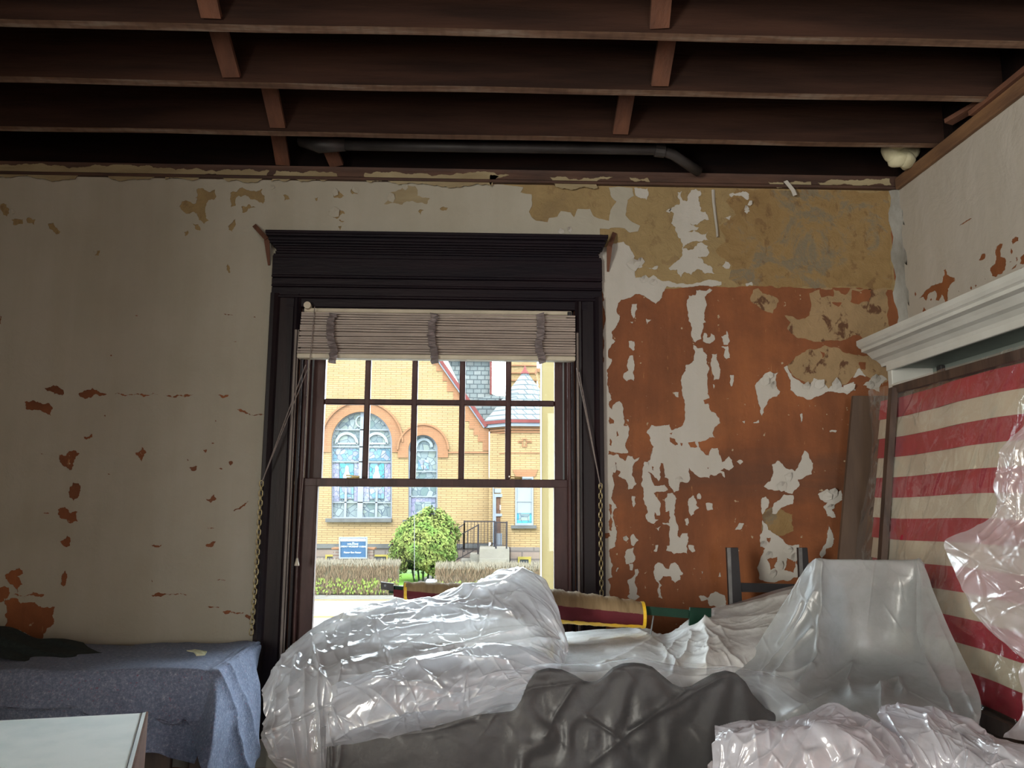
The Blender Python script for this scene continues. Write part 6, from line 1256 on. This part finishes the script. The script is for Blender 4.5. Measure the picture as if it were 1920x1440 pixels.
# steps, landing
st = empty('church_steps', (0, 0, 0)); st.parent = ch_; lz = E(930, 1026, YC-1.2).z
la, lb = E(899, 1026, YC-2.2), E(955, 1026, YC-2.2); b = MB(); b.box(la.x, lb.x, YC-2.3, YC-.3, GZ, lz); b.build('landing', M['sandstone'], st)
nst = 4
for i in range(nst):
    z1 = lz-(lz-GZ)*(i+1)/(nst+1); x1 = la.x-.34*i; x0 = x1-.34
    b = MB(); b.box(x0, x1+.02, YC-2.2, YC-.9, GZ, z1); b.build('step', M['sandstone'], st)
b = MB(); b.box(la.x, lb.x-.1, YC-2.45, YC-2.3, GZ, lz-.35); b.build('kerb_wall', M['sandstone'], st)
def rail(p, q, nb, name='railing', Hh=.95):
    r_ = empty(name, (0, 0, 0)); r_.parent = ch_
    for t in (0, 1): pp = p.lerp(q, t); b = MB(); b.box(pp.x-.03, pp.x+.03, pp.y-.03, pp.y+.03, pp.z-.1, pp.z+Hh+.03); b.build('post', M['iron'], r_)
    b = MB(); b.beam(p+Vector((0, 0, Hh)), q+Vector((0, 0, Hh)), .05, .04); b.build('handrail', M['iron'], r_)
    b = MB(); b.beam(p+Vector((0, 0, .12)), q+Vector((0, 0, .12)), .03, .03); b.build('bottom_rail', M['iron'], r_)
    for i in range(1, nb): pp = p.lerp(q, i/nb); b = MB(); b.box(pp.x-.011, pp.x+.011, pp.y-.011, pp.y+.011, pp.z+.12, pp.z+Hh); b.build('baluster', M['iron'], r_)
yR = YC-2.15
rail(Vector((la.x-.6, YC-.95, lz)), Vector((la.x+.55, YC-.95, lz)), 9)
rail(Vector((la.x-.05, yR, lz-.1)), Vector((la.x-1.35, yR, GZ+.25)), 7); rail(Vector((la.x-.6, YC-.95, lz-.1)), Vector((la.x-1.8, YC-.95, GZ+.2)), 7)
rail(Vector((la.x+.6, YC-2.2, lz)), Vector((lb.x-.1, YC-2.2, lz)), 7)
# sign on a brick pier
sg = empty('church_sign', (*E(662, 1050, 27).to_2d(), GZ), 'blue church notice board with white lettering on a brick base', 'sign')
Ys = 27.5
def sx(name, lps, dy, th, mt): return xlayer(name, lps, Ys+dy, th, mt, sg)
p0, p1 = E(624, 1030, Ys), E(699, 1030, Ys); b = MB(); b.box(p0.x, p1.x, Ys+.05, Ys+.5, GZ, p0.z); b.build('brick_base', M['brick_pier'], sg)
b = MB(); b.box(p0.x-.05, p1.x+.05, Ys+.02, Ys+.55, p0.z, p0.z+.05); b.build('cap', M['brick_orange'], sg)
sx('board', [[(637, 1008.5), (686.5, 1008.5), (686.5, 1046), (637, 1046)]], -.08, .12, M['blue'])
sx('frame', [[(635.6, 1007), (688, 1007), (688, 1047.5), (635.6, 1047.5)], [(638, 1009), (685.8, 1009), (685.8, 1045), (638, 1045)]], -.12, .12, M['ext_white'])
sx('header_strip', [[(638.5, 1009.6), (685.3, 1009.6), (685.3, 1015), (638.5, 1015)]], -.10, .02, M['sign_white'])
for x0, x1 in ((640.5, 643), (646, 649.5), (651, 656), (657, 664), (666, 668), (670, 676), (680, 682)):
    sx('faded_letter', [[(x0, 1011), (x1, 1011), (x1, 1013.6), (x0, 1013.6)]], -.11, .01, M['curtain'])
def text(s, cx, cy, hpx, name='lettering'):
    cu = bpy.data.curves.new('t', 'FONT'); cu.body = s; cu.align_x = 'CENTER'; cu.align_y = 'CENTER'; cu.size = 1; cu.extrude = .004; cu.offset = .012
    t = bpy.data.objects.new('t', cu); C.objects.link(t); dg = bpy.context.evaluated_depsgraph_get(); dg.update(); me = bpy.data.meshes.new_from_object(t.evaluated_get(dg)); bpy.data.objects.remove(t)
    c = E(cx, cy, Ys-.1); k = hpx/F*Ys/.72; off = Vector(sg.location)
    for v in me.vertices: a, q_, d = v.co; v.co = Vector((c.x+a*k, Ys-.1-d, c.z+q_*k))-off
    me.materials.clear(); me.materials.append(M['sign_white']); o = bpy.data.objects.new(name, me); C.objects.link(o); o.parent = sg
text('THE', 662, 1017.6, 1.6); text('WELCOME', 661.5, 1020.4, 3.0); text('SUNDAY WORSHIP 11:00AM', 662, 1025, 2.9); text('Pastor Ben Foster', 661, 1036, 3.1)
# ---- planting
def quads(n, place, size, rnd):
    V = []; Fc = []
    for i in range(n):
        c, nr = place(i); a = Vector((rnd.uniform(-1, 1), rnd.uniform(-1, 1), rnd.uniform(-1, 1))); t = a.cross(nr); t = t.normalized() if t.length > 1e-3 else Vector((1, 0, 0)); q = t.cross(nr).normalized(); s1 = size[0]*rnd.uniform(.6, 1.3); s2 = size[1]*rnd.uniform(.6, 1.3)
        k = len(V); V += [c-t*s1, c+q*s2, c+t*s1, c-q*s2]; Fc.append((k, k+1, k+2, k+3))
    return V, Fc
rq = random.Random(4)
bc_ = E(795, 1015, 28.6); BW, BH = 57/F*28.6, 56/F*28.6
bush = empty('flowering_bush', (bc_.x, bc_.y, GZ), 'large rounded green bush in front of the yellow church wall', 'bush')
b = MB(); V = []; n1, n2 = 20, 12
for i in range(n2+1):
    ph = math.pi*i/n2
    for j in range(n1):
        th = 2*math.pi*j/n1; k = .86+.08*math.sin(j*2.3+i); V.append((bc_.x+BW*k*math.sin(ph)*math.cos(th)*(1.0 if ph < 1.5 else math.sin(ph+1e-3)**-.6 if ph < 3 else 1), bc_.y+1.0*k*math.sin(ph)*math.sin(th), bc_.z+BH*k*math.cos(ph)))
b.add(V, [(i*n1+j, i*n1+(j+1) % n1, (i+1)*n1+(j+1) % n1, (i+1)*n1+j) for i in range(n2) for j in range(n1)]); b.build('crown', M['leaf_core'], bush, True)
def pl(i):
    th = rq.uniform(0, 2*math.pi); cz_ = rq.uniform(-1, 1); sn = math.sqrt(1-cz_*cz_); k = rq.uniform(.84, 1.05)+.07*math.sin(th*5+cz_*6)+.04*math.sin(th*11-cz_*9)
    nr = Vector((sn*math.cos(th), sn*math.sin(th), cz_)); wx = 1.06-.30*max(0, cz_)**1.5-.12*max(0, -cz_)**3
    nz = nr.z if nr.z > 0 else nr.z*.95
    if cz_ < 0: wx = 1.03*sn**-.72 if sn > .12 else 4
    return Vector((bc_.x+BW*k*nr.x*wx+.25*max(0, nz), bc_.y+1.05*k*nr.y, bc_.z+BH*k*nz+.12*math.sin(th*3+2))), (nr+Vector((rq.uniform(-.7, .7), rq.uniform(-.7, .7), rq.uniform(-.3, .9)))).normalized()
V, Fc = quads(9000, pl, (.075, .032), rq); b = MB(); b.add(V, Fc); b.build('leaves', M['leaf'], bush, kind='stuff')
for k_ in range(5): b = MB(); xo = (k_-2)*.3; b.tube([(bc_.x+xo*.5, bc_.y+.1*math.sin(k_*2), GZ), (bc_.x+xo, bc_.y, bc_.z)], .035, 6); b.build('stem', M['leaf_core'], bush)
def hedge(x0, x1, yt, yb_, Y, lab):
    A, B_ = E(x0, yb_, Y), E(x1, yt, Y); zt_h = B_.z; h = empty('clipped_hedge', ((A.x+B_.x)/2, Y+.4, GZ), lab, 'hedge')
    b = MB(); b.box(A.x+.05, B_.x-.05, Y+.12, Y+.85, GZ, zt_h-.08, .05); b.build('core', M['hedge_core'], h)
    ra = random.Random(x0)
    def pl(i):
        top = ra.random() < .35
        if top: return Vector((ra.uniform(A.x, B_.x), ra.uniform(Y, Y+.95), zt_h-abs(ra.gauss(0, .04)))), Vector((ra.uniform(-1, 1), ra.uniform(-1, 1), ra.uniform(0, 1))).normalized()
        return Vector((ra.uniform(A.x, B_.x), Y+abs(ra.gauss(0, .07)), ra.uniform(GZ+.06, zt_h-.02))), Vector((ra.uniform(-.8, .8), -1, ra.uniform(-.2, .2))).normalized()
    n = int((B_.x-A.x)*900); V = []; Fc = []; mi = []
    for i in range(n):
        c, nr = pl(i); t = Vector((ra.uniform(-.5, .5), 0, 1)).normalized(); q_ = t.cross(nr).normalized(); s1 = ra.uniform(.05, .13); s2 = ra.uniform(.006, .016); g = (c.z-GZ < .5*(zt_h-GZ)) and ra.random() < .45
        if g: s1 *= .5; s2 *= 2.6
        k = len(V); V += [c-t*s1, c+q_*s2, c+t*s1, c-q_*s2]; Fc.append((k, k+1, k+2, k+3)); mi.append(1 if g else (2 if c.z > zt_h-.1 else 0))
    b = MB(); b.add(V, Fc); b.mi = mi; b.build('twigs', [M['twig'], M['hedge_green'], M['hedge_top']], h, kind='stuff')
hedge(560, 747, 1054, 1101, 24.3, 'clipped hedge of bare twigs below the blue church sign')
hedge(815, 1060, 1060, 1109, 23.6, 'clipped hedge of bare twigs right of the path below the church steps')
b = MB(); c = E(813, 1076, 25); b.box(c.x-.16, c.x+.16, 24.9, 25.2, GZ, GZ+.32, .02); b.box(c.x-.22, c.x+.22, 24.84, 25.26, GZ+.32, GZ+.4, .02); o = b.build('stone_planter', M['sign_white']); tag(o, 'small white stone block at the end of the hedge by the path', 'planter')
b = MB(); b.tube([E(777, 960, 26), E(777, 1085, 26)], .012, 6); o = b.build('thin_post', M['pipe']); tag(o, 'thin metal rod standing in front of the green bush', 'rod')
